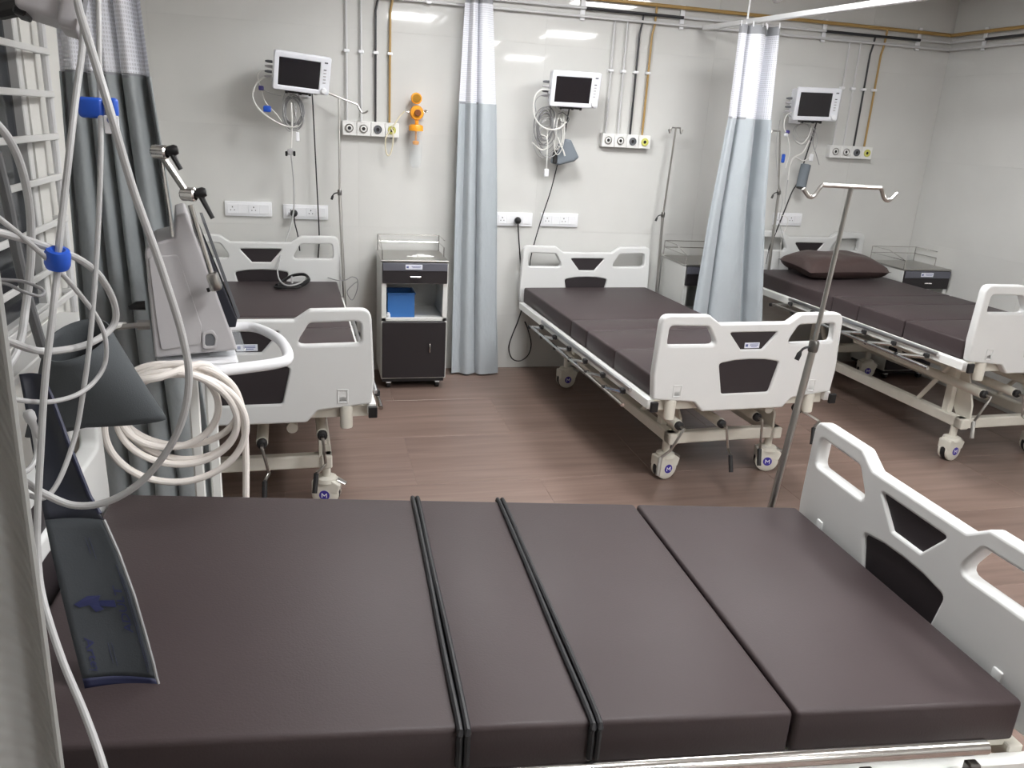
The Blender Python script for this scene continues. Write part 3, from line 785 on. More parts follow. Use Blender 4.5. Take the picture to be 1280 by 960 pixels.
# ------------------------------------------------------------------ patient monitors on the wall
def monitor(center, yaw, pitch, roll, label, w_=.325, h_=.215, d_=.10):
    e = empty('patient_monitor', center, 0, label, 'monitor', 'white wall-mounted patient monitors')
    mx = Matrix.Rotation(yaw, 4, 'Z') @ Matrix.Rotation(pitch, 4, 'X') @ Matrix.Rotation(roll, 4, 'Y')
    def B(b, n, m, par=e, ang=35): return b.warp(lambda v: mx @ v).build(n, m, par, None, ang)
    out = fillet([(-w_/2, -h_/2), (w_/2, -h_/2), (w_/2, h_/2), (-w_/2, h_/2)], .014)
    sw = fillet([(-w_/2+.028, -h_/2+.028), (w_/2-.062, -h_/2+.028), (w_/2-.062, h_/2-.034), (-w_/2+.028, h_/2-.034)], .002)
    fr = plate([out, sw], .03, .006, 2); B(fr, 'front_bezel', 'mon_white', ang=50)
    bk = plate([fillet([(-w_/2+.004, -h_/2+.004), (w_/2-.004, -h_/2+.004), (w_/2-.004, h_/2-.004), (-w_/2+.004, h_/2-.004)], .014)], d_, .006, 2)
    bk.warp(lambda v: Vector((v.x*(1-.10*(v.y > .0)), v.y+d_/2+.008, v.z*(1-.10*(v.y > .0))))); B(bk, 'housing', 'mon_white', ang=50)
    B(MB().box((-.017, -.004, -.003), (w_-.088, .012, h_-.060)), 'screen', 'screen')
    cx = w_/2-.030
    B(MB().box((cx, -.016, h_/2-.032), (.020, .004, .008), .001), 'brand_badge', 'grey_dark')
    for i in range(5): B(MB().box((cx-.004, -.016, h_/2-.072-.018*i), (.016, .004, .006), .001), 'button', 'grey_plastic' if i else 'grey_dark')
    B(MB().lathe([(.016, 0), (.017, .01), (.014, .016), (0, .017)], Matrix.Translation((cx-.004, -.015, -h_/2+.026)) @ Matrix.Rotation(R(90), 4, 'X'), 18), 'control_knob', 'white_plastic')
    for i in range(4): B(MB().lathe([(.008, 0), (.008, .025), (.005, .04)], Matrix.Translation((-w_/2, .05, .03-.028*i)) @ Matrix.Rotation(R(-90), 4, 'Y'), 10), 'side_connector', 'grey_plastic' if i % 2 else 'grey_dark')
    f = MB(); f.box((-.02, .035, -h_/2-.008), (.13, .06, .014), .002)
    for x in (-.08, .0, .055): f.box((x, .01, -h_/2-.01), (.016, .02, .018), .003)
    B(f, 'mount_plate', 'black')
    arm = MB(); c = Vector(center)
    arm.tube([mx @ Vector((0, d_, -.03)), Vector((0, -c.y*.72, -.06)), Vector((0, -c.y-.012, -.06))], .018, 10); arm.box((0, -c.y-.008, -.06), (.09, .014, .14), .003)
    arm.build('wall_arm', 'white_plastic', e)
    return e
monitor((-.045, -.27, 1.905), R(10), R(13), R(3.5), 'white monitor tilted above the bed nearest the ventilator')
monitor((1.635, -.25, 1.918), R(2), R(10), R(-.5), 'white monitor with a grey cuff and tangled leads hanging below')
monitor((3.375, -.25, 1.930), R(-4), R(4), R(-1.5), 'white monitor above the raised bed, leads draped on a pole')

def coil(c, rx, rz, n, depth, jit, seed, ph=0.0, per=14):
    rnd = random.Random(seed); pts = []
    for k in range(n*per+1):
        t = k/per; a = 2*math.pi*t+ph
        lo = int(t); rr = 1+jit*math.sin(lo*2.3+seed)+jit*.5*math.sin(lo*5.1+a)
        pts.append((c[0]+rx*rr*math.cos(a)+jit*.3*rx*math.sin(lo*3.7), c[1]-depth*(t/n)+.006*math.sin(3*a), c[2]+rz*rr*math.sin(a)+jit*.4*rz*math.cos(lo*1.9)))
    return pts
def yy(l, Y): return [on_y(x, y, Y) for x, y in l]

# leads of the first monitor
e = empty('monitor_leads', on_y(368, 118, -.20), 0, 'coiled grey leads with blue clips under the tilted monitor', 'cable', 'lead bundles under the monitors')
O = Vector(e.location)
def lead(e, pts, r, m, name='lead', sm=5): return MB().tube([Vector(p)-Vector(e.location) for p in pts], r, 6, sm).build(name, m, e)
lead(e, [on_y(372, 114, -.20)]+coil(on_y(367, 140, -.16), .055, .085, 7, .03, .16, 3), .0032, 'cable_mid', 'coiled_lead', 2)
lead(e, [on_y(362, 114, -.19)]+coil(on_y(362, 138, -.17), .035, .09, 4, .02, .22, 9), .0028, 'cable_grey', 'coiled_lead', 2)
lead(e, yy([(342, 95), (330, 97), (320, 105), (316, 120), (322, 134), (335, 146), (350, 155), (364, 159), (372, 157)], -.22), .0048, 'cable_white')
lead(e, yy([(342, 90), (328, 88), (322, 95), (326, 110), (332, 128), (345, 142), (352, 152)], -.21), .003, 'cable_white')
lead(e, yy([(328, 112), (340, 117), (352, 120)], -.21), .0025, 'cable_grey')
lead(e, yy([(364, 128), (365, 150), (364.5, 170), (364, 185)], -.20), .0055, 'cable_white')
lead(e, yy([(371, 155), (372, 166)], -.19), .002, 'cable_grey')
MB().box(on_y(326.5, 110, -.215)-O, (.03, .02, .026), .006, 2).build('violet_clip', 'violet', e)
MB().box(on_y(334, 136, -.215)-O, (.045, .025, .036), .008, 2).build('blue_clip', 'blue', e)
MB().box(on_y(372, 171, -.19)-O, (.022, .01, .055), .004, 1, R(10)).build('lead_connector', 'white_plastic', e)
k = MB(); k.box(on_y(363, 190, -.19)-O, (.035, .02, .035), .005)
k.build('sensor_clip', 'grey_plastic', e)
for dx in (-5, 5): MB().box(on_y(363+dx, 192, -.20)-O, (.014, .015, .03), .004).build('sensor_jaw', 'black', e)

c = cable('lead_cable', yy([(364, 194), (367, 225), (367.5, 255), (366, 270)], -.10)+[on_y(361, 290, -.14), on_y(352, 315, -.2), on_z(347, 338, .76), on_z(351, 352, .71), on_z(362, 357, .704), on_z(378, 352, .704), on_z(388, 340, .704)], .0048, 'cable_grey', 'grey lead looping from the tilted monitor down to the mattress')
c = cable('power_cord', [on_y(390, 114, -.20)]+yy([(391, 130), (393, 170), (395.5, 220), (398, 270)], -.06)+yy([(399, 300), (397, 330)], -.02), .0042, 'black_cord', 'black cord running straight down from the tilted monitor')
pc = empty('power_cord', on_y(367.5, 266, -.02), 0, 'short black plugged cord dropping behind the headboard near the ventilator', 'cable'); O = Vector(pc.location)
plug(0, 0, pc); MB().tube([(0, -.035, -.005), (.004, -.04, -.06), (.02, -.03, -.14), (.03, -.02, -.24)], .0042, 8, 5).build('cord', 'black_cord', pc)
# sensor strap on the first bed
ss = empty('sensor_strap', on_z(365, 358, .676), 0, 'black folded sensor strap lying on the mattress near the headboard', 'sensor strap')
O = Vector(ss.location)
MB().tube([(-.09, -.03, .012), (-.06, .05, .02), (0, .11, .045), (.07, .13, .05), (.10, .08, .03), (.06, 0, .014), (-.02, -.05, .012), (-.08, -.05, .01)], .014, 8, 5, flat=.6).build('strap', 'black', ss)
MB().tube([(-.1, -.06, .008), (-.04, -.085, .008), (.03, -.07, .008), (.05, -.03, .008)], .008, 8, 5).build('strap_end', 'rubber', ss)
MB().box((.0, .02, .03), (.012, .07, .05), .004).build('buckle', 'grey_plastic', ss)
cable('lead_cable', [on_z(388, 343, .70), on_z(400, 344, .69), on_z(420, 350, .69), on_y(432, 350, -.26), on_y(440, 346, -.24), on_y(447, 350, -.22), on_y(446, 364, -.2), on_y(440, 375, -.2), on_y(434, 365, -.22), on_y(441, 356, -.22), on_y(447, 352, -.2)], .003, 'cable_mid', 'thin grey lead looping off the mattress edge near the drip pole')

# leads of the second monitor
e = empty('monitor_leads', on_y(690, 130, -.20), 0, 'large tangle of grey and white leads above a grey cuff', 'cable', 'lead bundles under the monitors')
lead(e, [on_y(688, 118, -.2)]+coil(on_y(680, 158, -.14), .055, .10, 7, .05, .2, 5), .0034, 'cable_mid', 'coiled_lead', 2)
lead(e, [on_y(684, 112, -.2)]+coil(on_y(683, 172, -.12), .07, .11, 5, .04, .22, 12, 1.0), .003, 'cable_grey', 'coiled_lead', 2)
lead(e, [on_y(690, 133, -.2)]+coil(on_y(698, 163, -.15), .03, .12, 5, .03, .25, 7, .5), .0032, 'cable_white', 'coiled_lead', 2)
lead(e, yy([(690, 113), (678, 112), (670, 118), (667, 130), (668, 145), (676, 157), (688, 162), (700, 160), (708, 152)], -.22), .0052, 'cable_white')
lead(e, yy([(690, 118), (675, 120), (669, 128), (670, 140)], -.21), .003, 'cable_mid')
lead(e, yy([(665, 178), (676, 187), (684, 184), (683, 172), (676, 168)], -.20), .004, 'cable_white')
lead(e, yy([(697, 172), (700, 180), (704, 188), (706, 195)], -.2), .005, 'cable_white')
lead(e, yy([(698, 142), (704, 141), (711, 148), (708, 154), (700, 152)], -.2), .003, 'cable_dark')
lead(e, yy([(684, 160), (684, 190), (683, 212)], -.2), .0028, 'cable_white')
O = Vector(e.location)
MB().box(on_y(683, 216, -.2)-O, (.03, .014, .05), .004).build('lead_connector', 'white_plastic', e)
cf = empty('pressure_cuff', on_y(703, 190, -.12), 0, 'grey blood pressure cuff hanging under the middle monitor', 'pressure cuff'); O = Vector(cf.location)
poly = [(-.075, -.075), (-.02, -.085), (.085, -.055), (.115, -.03), (.05, .08), (.01, .085), (-.06, .02)]
plate([fillet(poly, .012)], .05, .015, 2).build('cuff_body', 'cuff_light', cf, None, 60)
MB().box((-.055, -.02, -.03), (.03, .03, .09), .006).build('cuff_lining', 'black', cf)
cable('power_cord', [on_y(712, 133, -.22), on_y(708, 155, -.16)]+yy([(703, 180), (697, 205), (688, 240), (678, 270), (669, 300), (663, 325), (662, 345)], -.07), .0042, 'black_cord', 'black cord slanting from the middle monitor past a socket plate')
pc = empty('power_cord', on_y(646, 275, -.02), 0, 'black plugged cord hanging in a long loop beside the middle bed', 'cable'); O = Vector(pc.location)
plug(0, 0, pc)
lead(pc, [O+Vector((0, -.035, -.008))]+yy([(648, 290), (650, 320), (652, 350), (653, 380), (648, 400), (640, 420), (636, 435), (640, 448), (650, 451), (660, 444), (664, 430), (660, 412), (656, 402)], -.05), .0045, 'black_cord', 'cord')

# leads of the third monitor
e = empty('monitor_leads', on_y(1010, 152, -.18), 0, 'loose white leads draped over the drip pole of the raised bed', 'cable', 'lead bundles under the monitors')
lead(e, yy([(990, 140), (983, 145), (980, 158), (985, 172), (987, 190), (982, 210)], -.2), .004, 'cable_white')
lead(e, yy([(992, 148), (980, 140), (978, 150), (983, 170)], -.19), .003, 'cable_grey')
lead(e, yy([(1015, 158), (1010, 172), (1002, 180), (995, 176)], -.18), .004, 'cable_white')
lead(e, yy([(1012, 175), (1004, 190), (994, 196), (988, 205), (985, 225)], -.16), .0045, 'cable_white')
lead(e, yy([(994, 196), (1004, 201), (1012, 196), (1016, 190)], -.15), .004, 'cable_white')
lead(e, yy([(1020, 160), (1016, 178), (1020, 192), (1024, 206)], -.15), .0025, 'cable_mid')
lead(e, yy([(1017, 158), (1022, 175), (1018, 190)], -.16), .0025, 'cable_grey')
lead(e, coil(on_y(1003, 166, -.12), .07, .06, 3, .02, .25, 4), .002, 'cable_grey', 'coiled_lead', 2)
lead(e, yy([(975, 150), (970, 180), (972, 220), (978, 250), (974, 275), (980, 300)], -.14), .0025, 'cable_grey')
lead(e, yy([(989, 205), (984, 230), (981, 255)], -.14), .003, 'cable_grey')
lead(e, yy([(975, 268), (985, 275), (977, 300), (975, 330)], -.12), .0025, 'cable_white')
O = Vector(e.location)
MB().box(on_y(984.5, 165, -.2)-O, (.03, .02, .024), .006).build('violet_clip', 'violet', e)
MB().box(on_y(982.5, 168.5, -.215)-O, (.03, .014, .024), .006).build('white_clip', 'white_plastic', e)
MB().box(on_y(979, 198, -.19)-O, (.024, .02, .06), .006).build('blue_clip', 'blue', e)
MB().box(on_y(1014, 197, -.16)-O, (.028, .015, .05), .004).build('lead_connector', 'white_plastic', e)
cf = empty('pressure_cuff', on_y(1003, 220, -.09), 0, 'rolled blue-grey blood pressure cuff hanging above the raised bed', 'pressure cuff'); O = Vector(cf.location)
d = (on_y(1000, 233, -.12)-on_y(1007, 207, -.09)); 
MB().tube([on_y(1007.5, 206, -.09)-O, on_y(1004.5, 218, -.1)-O, on_y(1001, 234, -.11)-O], .036, 14).build('cuff_roll', 'cuff_light', cf)
MB().lathe([(0, 0), (.03, 0), (.03, .002), (0, .002)], Matrix.Translation(on_y(1000.5, 235, -.112)-O) @ d.normalized().to_track_quat('Z', 'Y').to_matrix().to_4x4(), 16).build('cuff_core', 'black', cf)
cable('power_cord', [on_y(1021, 152, -.2)]+yy([(1014, 175), (1005, 203), (997, 228), (990, 240), (980, 265), (970, 290), (961, 312), (957, 330)], -.09), .0048, 'black_cord', 'black cord slanting from the monitor above the raised bed')

# ------------------------------------------------------------------ yellow suction regulator and its tube
sr = empty('suction_regulator', on_y(520, 165, 0), 0, 'amber suction regulator with a clear jar on the wall', 'suction regulator')
O = Vector(sr.location); Yr = -.075
def AX(px, py): v = on_y(px, py, Yr)-O; return v
fx = Matrix.Rotation(R(90), 4, 'X')
MB().lathe([(.026, 0), (.034, .004), (.036, .02), (.033, .034), (0, .036)], Matrix.Translation(AX(520.5, 123)+Vector((0, .02, 0))) @ fx, 20).build('vacuum_gauge', 'amber', sr)
MB().lathe([(0, .036), (.026, .036), (.026, .038), (0, .038)], Matrix.Translation(AX(520.5, 123)+Vector((0, .02, 0))) @ fx, 20).build('gauge_face', 'brass', sr)
MB().lathe([(.034, 0), (.043, .006), (.045, .025), (.04, .04), (0, .042)], Matrix.Translation(AX(521, 141)+Vector((0, .02, 0))) @ fx, 24).build('regulator_body', 'amber', sr)
MB().lathe([(.02, .04), (.021, .055), (.018, .06), (0, .06)], Matrix.Translation(AX(521.5, 141)+Vector((0, .02, 0))) @ fx, 18).build('control_knob', 'amber_dark', sr)
t = MB(); t.tube([AX(508, 140), AX(534, 140)], .004, 8); t.box(AX(532, 138.5), (.018, .02, .012), .003); t.build('side_nozzle', 'chrome', sr)
MB().tube([AX(521, 148), AX(521, 162)], .012, 12).build('neck', 'amber', sr)
MB().tube([AX(521, 141)+Vector((0, .02, 0)), AX(521, 141)+Vector((0, .073, 0))], .02, 12).build('wall_probe', 'amber_dark', sr)
ct = AX(520, 160); 
MB().lathe([(0, .022), (.03, .022), (.043, .016), (.046, .008), (.046, -.018), (.0, -.018)], Matrix.Translation(ct), 24).build('jar_lid', 'amber', sr)
jr = MB().lathe([(.040, -.016), (.041, -.18), (.034, -.235), (.02, -.245), (.0, -.245)], Matrix.Translation(ct), 24); jr.build('jar', 'clear_plastic', sr)
MB().tube([ct+Vector((-.0, 0, -.02)), ct+Vector((0, 0, -.075))], .006, 8).build('float_stem', 'amber', sr)
MB().lathe([(.0, -.105), (.019, -.10), (.022, -.085), (.014, -.078), (0, -.076)], Matrix.Translation(ct), 16).build('float_valve', 'amber', sr)
cable('suction_tube', [on_y(506, 139, -.08), on_y(500, 145, -.075), on_y(492, 157, -.085), on_y(489.5, 160.5, -.075), on_y(491.5, 166, -.09), on_y(491, 180, -.085), on_y(488, 192, -.075), on_y(484.5, 194, -.07), on_y(482, 186, -.07), on_y(482.5, 172, -.075), on_y(488, 162, -.08)], .0045, 'suction_cream', 'cream suction tube looping out of the yellow gas outlet', 'tube')

# ------------------------------------------------------------------ ventilator on its trolley
VY = -3.10
vt = empty('ventilator', (-.33, -2.97, 0), 0, 'grey ventilator on a trolley, dark screen edge-on, white grab handle', 'ventilator')
O = Vector(vt.location)
def V2(px, Y=VY): return [((on_y(x, y, Y)-O).x, (on_y(x, y, Y)-O).z) for x, y in px]
side = V2([(196, 302), (218, 297), (220, 269), (233, 265), (250, 310), (297, 440), (194, 446), (181, 312)])
b = plate([fillet(side, [.01, .006, .006, .01, .02, .008, .01, .02])], .26, .007, 2)
b.warp(lambda v: Vector((v.x, v.y+(VY+.13)-O.y, v.z))).build('housing', 'grey_plastic', vt, None, 45)
# raised side cover with groove, recessed grip
cov = V2([(186, 320), (222, 318), (252, 408), (250, 430), (202, 436), (196, 400)])
b = plate([fillet(cov, .01)], .008, .002, 1); b.warp(lambda v: Vector((v.x, v.y+VY-.001-O.y, v.z))).build('side_cover', 'grey_plastic', vt)
gp = V2([(262, 425)])[0]
b = plate([fillet([(gp[0]-.022, gp[1]-.028), (gp[0]+.018, gp[1]-.028), (gp[0]+.022, gp[1]+.005), (gp[0]+.010, gp[1]+.028), (gp[0]-.02, gp[1]+.026)], .012),
           fillet([(gp[0]-.014, gp[1]-.018), (gp[0]+.010, gp[1]-.018), (gp[0]+.014, gp[1]+.003), (gp[0]+.006, gp[1]+.018), (gp[0]-.012, gp[1]+.016)], .008)], .008, .003, 1)
gr = b.warp(lambda v: Vector((v.x, v.y+VY-.003-O.y, v.z))).build('grip_rim', 'grey_plastic', vt)
MB().box((gp[0]-.001, VY-.002-O.y, gp[1]), (.026, .004, .036), .001).build('grip_recess', 'grey_dark', gr)
scr = V2([(239, 283), (247, 290), (293, 402), (291, 412), (281, 412), (246, 320)])
b = plate([fillet(scr, .004)], .27, .004, 1); so = b.warp(lambda v: Vector((v.x+.008, v.y+(VY+.14)-O.y, v.z))).build('screen_frame', 'navy_black', vt)
sc2 = V2([(252, 281), (256, 281), (299, 400), (296, 404)])
b = plate([sc2], .25, .001, 1); b.warp(lambda v: Vector((v.x+.004, v.y+(VY+.15)-O.y, v.z))).build('screen_bezel', 'grey_dark', so)
hp = [(-.245, -2.74, 1.0), (-.17, -2.735, 1.0), (-.125, -2.775, 1.0), (-.085, -2.90, 1.0), (-.075, -3.02, 1.0), (-.083, -3.13, 1.0), (-.115, -3.172, 1.0), (-.21, -3.195, .998), (-.30, -3.205, .996), (-.345, -3.19, .995)]
b = MB(); b.tube([Vector(p)-O for p in hp], .016, 12, 5); b.build('grab_handle', 'white_plastic', vt)
b = MB(); b.box((-.0, .0, .985), (.22, .30, .03), .006); b.build('tray', 'white_plastic', vt)
b = MB(); b.box((.055, .0, 1.012), (.10, .22, .02), .004); b.warp(lambda v: v+Vector((.03, 0, 0))).build('water_tray', 'clear_plastic', vt)
for x, y in ((-.345, -2.95), (-.295, -2.93)): MB().box(Vector((x, y, .54))-Vector((O.x, O.y, 0)), (.032, .045, .88), .005).build('trolley_post', 'frame_white', vt)
bs = MB()
for s in (-1, 1): bs.box((s*.16+.0, .02, .095), (.05, .52, .035), .008)
bs.box((0, .02, .10), (.34, .06, .03), .005); bs.build('trolley_base', 'white_plastic', vt)
for sx in (-1, 1):
    for sy in (-1, 1):
        MB().lathe([(.034, -.012), (.038, -.006), (.038, .006), (.034, .012)], Matrix.Translation((sx*.16, .02+sy*.23, .038)) @ Matrix.Rotation(R(90), 4, 'Y'), 18).build('trolley_wheel', 'rubber', vt)
        MB().box((sx*.16, .02+sy*.23, .075), (.036, .03, .02), .004).build('wheel_fork', 'grey_plastic', vt)
# knob and gas inlet at the back
p = on_y(186, 380, VY+.05)-O
MB().tube([p, on_y(176, 380, VY+.05)-O, on_y(166, 382, VY+.05)-O], [.013, .012, .006], 10).build('rear_knob', 'black', vt)
b = MB(); b.tube([on_y(192, 404, VY+.05)-O, on_y(176, 404, VY+.05)-O], .014, 8); b.tube([on_y(176, 404, VY+.05)-O, on_y(152, 406, VY+.05)-O], .008, 8); b.build('gas_inlet', 'steel', vt)

vt.rotation_euler = (0, 0, R(9)); vt.location.x -= .02
# articulated circuit arm
aa = empty('circuit_arm', on_y(268, 352, -3.14), 0, 'chrome jointed holder arm with two black lever knobs', 'support arm'); O = Vector(aa.location)
q = lambda x, y, Y=-3.14: on_y(x, y, Y)-O
MB().tube([q(269, 358), q(265, 345), q(248, 290), q(238, 256)], .0075, 10).build('lower_rod', 'chrome', aa)
MB().tube([q(233, 240), q(201, 193)], .009, 10).build('upper_rod', 'steel', aa)
MB().tube([q(202, 198), q(204, 214), q(216, 296)], .0045, 8).build('thin_rod', 'chrome', aa)
for (x, y, dx, dy) in ((200, 190, 14, 22), (236, 243, 18, 30)):
    jn = MB(); jn.lathe([(.014, -.02), (.018, -.016), (.018, .016), (.014, .02)], Matrix.Translation(q(x, y)) @ Matrix.Rotation(R(90), 4, 'Y') @ Matrix.Rotation(R(20), 4, 'X'), 14)
    jo = jn.build('joint', 'chrome', aa)
    MB().lathe([(.008, .012), (.012, .02), (.014, .036), (.010, .044), (0, .045)], Matrix.Translation(q(x, y)) @ Matrix.Rotation(R(80), 4, 'Y'), 12).build('knob_hub', 'black', jo)
    MB().tube([q(x+15, y+1), q(x+18, y+8), q(x+dx+12, y+dy)], [.009, .007, .006], 8).build('lever', 'black', jo)
MB().box(q(268, 352), (.03, .04, .05), .008, 2, Matrix.Rotation(R(-15), 4, 'Y')).build('clamp', 'steel', aa)
MB().tube([q(262, 362), q(259, 363)], .006, 8).build('clamp_screw', 'black', aa)

# coiled white hose on the handle
hz = []
cc = on_y(222, 517, -3.2)
for k in range(5*20+1):
    t = k/20; a = math.pi/2-2*math.pi*t; lo = t
    rx = .138+.018*math.sin(lo*1.9)+.004*lo; rz_ = .130+.018*math.cos(lo*1.3)+.004*lo
    hz.append((cc.x+.02*math.sin(lo*2.1)+rx*math.cos(a), cc.y-.012*math.sin(lo*2.7)-.025*math.sin(a)-.012*lo, cc.z+.145-rz_+.012*math.sin(lo*1.1)+rz_*math.sin(a)))
hz += [on_y(250, 455, -3.24), on_y(275, 468, -3.23), on_y(295, 490, -3.22), on_y(304, 520, -3.21), on_y(307, 560, -3.2), on_y(307.5, 600, -3.2), on_y(307, 640, -3.2), on_y(305, 700, -3.2)]
cable('oxygen_hose', hz, .0098, 'hose_white', 'thick white hose hanging in a coil from the ventilator handle', 'hose', sm=3, seg=10)

# ------------------------------------------------------------------ monitor over the window bed, seen at its lower corner
nm = empty('patient_monitor', (-.56, -3.72, 1.93), 0, 'grey-backed monitor on a wall arm beside the window grille', 'monitor', None)
mx = Matrix.Rotation(R(102), 4, 'Z') @ Matrix.Rotation(R(14), 4, 'X')
nm.location = on_y(95, 38, -3.78)-(mx @ Vector((-.14, -.06, -.118)))
def B(b, n, m_, par=nm): return b.warp(lambda v: mx @ v).build(n, m_, par)
B(plate([fillet([(-.13, -.11), (.13, -.11), (.13, .12), (-.13, .12)], .012)], .07, .008, 2), 'housing', 'grey_plastic')
B(plate([fillet([(-.14, -.118), (.14, -.118), (.14, .13), (-.14, .13)], .014)], .03, .006, 2).warp(lambda v: v+Vector((0, -.045, 0))), 'front_bezel', 'grey_plastic')
B(MB().box((0, -.061, .005), (.23, .003, .19), .001), 'screen', 'screen')
f = MB(); f.box((-.02, .03, -.112), (.14, .02, .014), .003); B(f, 'mount_plate', 'black')
MB().tube([mx @ Vector((0, .03, -.05)), Vector((-.10, .02, -.09)), Vector((XL-nm.location.x+.1, .03, -.10)), Vector((XL-nm.location.x+.012, .03, -.10))], .02, 10, 4).build('wall_arm', 'black', nm)
MB().box((XL-nm.location.x+.008, .03, -.10), (.014, .1, .16), .003).build('wall_plate', 'black', nm)

vp = MB().tube([on_x(40, 10, -.945)+Vector((0, 0, .6)), on_x(40, 10, -.945), on_x(55, 90, -.945), on_x(65, 180, -.945)-Vector((0, 0, .6))], .014, 10)
vp = MB().tube([(-.985, -1.80, ZC-.001), (-.985, -1.80, .4)], .014, 10).build('conduit_pipe', 'pipe_white'); tag(vp, 'white vertical conduit on the wall beside the window', 'pipe')

# ------------------------------------------------------------------ hoses, cuffs and plugs hanging by the window bed
def hang(name, px, r, m, label, cat='hose'):
    return cable(name, [on_y(x, y, Y) for x, y, Y in px], r, m, label, cat, None, 6, 10)
hang('pressure_hose', [(96, -8, -3.80), (99, 12, -3.92), (112, 55, -4.0), (135, 130, -4.05), (166, 235, -4.05), (200, 330, -4.05), (228, 420, -4.05), (236, 480, -4.05), (222, 540, -4.05), (185, 594, -4.05), (140, 625, -4.05), (95, 632, -4.05), (55, 617, -4.06), (25, 598, -4.1), (-5, 580, -4.14)],
     .0062, 'cable_grey', 'thickest grey hose sweeping in a wide loop over the mattress')
hang('lead_cable', [(104, 20, -3.78), (103, 60, -3.82), (95, 120, -3.9), (88, 180, -3.95), (80, 250, -3.98), (74, 305, -4.0), (71, 345, -4.0), (65, 400, -4.03), (56, 480, -4.06), (51, 560, -4.08), (47, 640, -4.1), (47, 690, -4.12), (53, 745, -4.16), (76, 820, -4.25), (105, 890, -4.34), (126, 948, -4.42), (140, 1000, -4.45)],
     .0055, 'cable_grey', 'grey lead running through a blue collar and down over the mattress edge', 'cable')
hang('lead_cable', [(123, -6, -3.76), (124, 60, -3.8), (125, 120, -3.84), (126, 190, -3.88), (123, 280, -3.9), (118, 360, -3.92), (112, 430, -3.94), (104, 490, -3.95), (94, 545, -3.96), (75, 598, -4.0), (56, 622, -4.03), (32, 618, -4.08), (5, 610, -4.12)],
     .0044, 'cable_grey', 'straight thin grey lead hanging behind the wide blue clip', 'cable')
hang('pressure_hose', [(-30, 285, -4.16), (5, 292, -4.1), (30, 299, -4.05), (60, 309, -4.0), (95, 322, -3.95), (121, 341, -3.9), (139, 369, -3.86), (145, 395, -3.84), (136, 414, -3.85), (110, 430, -3.9), (75, 438, -3.96), (45, 438, -4.0), (15, 428, -4.08), (-15, 415, -4.12)],
     .0062, 'cable_grey', 'grey hose in a round loop over the open dark cuff')
hang('lead_cable', [(-25, 255, -4.16), (8, 280, -4.1), (30, 298, -4.06), (55, 320, -4.02), (80, 345, -3.98), (103, 372, -3.94), (122, 398, -3.92), (132, 425, -3.92), (131, 455, -3.92), (117, 478, -3.94), (95, 494, -3.98), (65, 502, -4.02), (40, 502, -4.06), (18, 499, -4.1), (-8, 494, -4.14)],
     .0042, 'cable_grey', 'thin grey lead curving around in front of the dark cuff', 'cable')
hang('pressure_hose', [(-8, 150, -3.9), (12, 175, -3.9), (27, 210, -3.88), (37, 258, -3.86), (39, 305, -3.85), (37, 345, -3.85), (32, 385, -3.86), (26, 425, -3.92), (12, 455, -4.0), (-12, 475, -4.06)],
     .0068, 'cable_grey', 'grey hose hanging straight in front of the window grille')
hang('pressure_hose', [(-6, 190, -3.8), (10, 255, -3.78), (20, 310, -3.76), (34, 370, -3.74), (46, 412, -3.72), (56, 445, -3.70)],
     .0098, 'cable_dark', 'dark grey hose going down into the cuff')
hang('lead_cable', [(-20, 348, -4.02), (8, 350, -4.0), (30, 352, -3.98), (50, 360, -3.96), (55, 366, -3.96), (48, 370, -3.97), (28, 364, -3.98), (8, 355, -4.0), (-20, 352, -4.02)], .0028, 'cable_mid', 'small pinched loop of thin lead in front of the grille', 'cable')
hang('lead_cable', [(40, 527, -4.0), (44, 545, -4.0), (46, 565, -4.0), (40, 582, -4.03), (26, 592, -4.08), (0, 590, -4.12)], .0045, 'cable_grey', 'short lead with a fat grey plug beside the curtain edge', 'cable')
hang('gas_hose', [(156, 406, -3.05), (146, 407, -3.10), (138, 412, -3.2), (128, 425, -3.25), (119, 455, -3.25), (114, 510, -3.25), (112, 560, -3.25)], .008, 'cable_white', 'white gas hose at the back of the ventilator')
# blue collar and blue clip
bc = on_y(72, 323, -4.005)
tag(MB().lathe([(.0060, -.015), (.017, -.016), (.0192, -.010), (.0192, .009), (.017, .015), (.011, .016), (.0060, .009)], Matrix.Rotation(R(12), 4, 'Y') @ Matrix.Rotation(R(14), 4, 'X'), 22).build('cable_collar', 'blue', None, bc), 'round blue collar threaded on a hanging grey lead', 'cable clip')
e = empty('cable_clip', on_y(122, 135, -3.86), 0, 'wide bright blue clip holding the hanging leads', 'cable clip')
MB().box((-.012, .01, 0), (.040, .022, .034), .007, 3).build('clip_body', 'blue', e)
MB().box((.021, .008, .002), (.020, .02, .032), .006, 3).build('clip_jaw', 'blue', e)
tg = MB().box((.021, -.006, -.026), (.024, .003, .030), .003).build('clip_tag', 'white_plastic', e)
MB().lathe([(.0045, 0), (.0075, 0), (.0075, .0015), (.0045, .0015), (.0045, 0)], Matrix.Translation((.022, -.0075, -.018)) @ Matrix.Rotation(R(90), 4, 'X'), 18, False).build('tag_ring_print', 'label_ink', tg)
e = empty('cable_plug', on_y(37, 520, -4.0), 0, 'fat grey cable plug beside the curtain edge', 'plug')
MB().lathe([(.0035, -.042), (.005, -.038), (.0065, -.012), (.009, -.008), (.0095, .004), (.007, .010), (0, .011)], Matrix.Rotation(R(-12), 4, 'Y'), 14).build('plug_body', 'cable_grey', e)

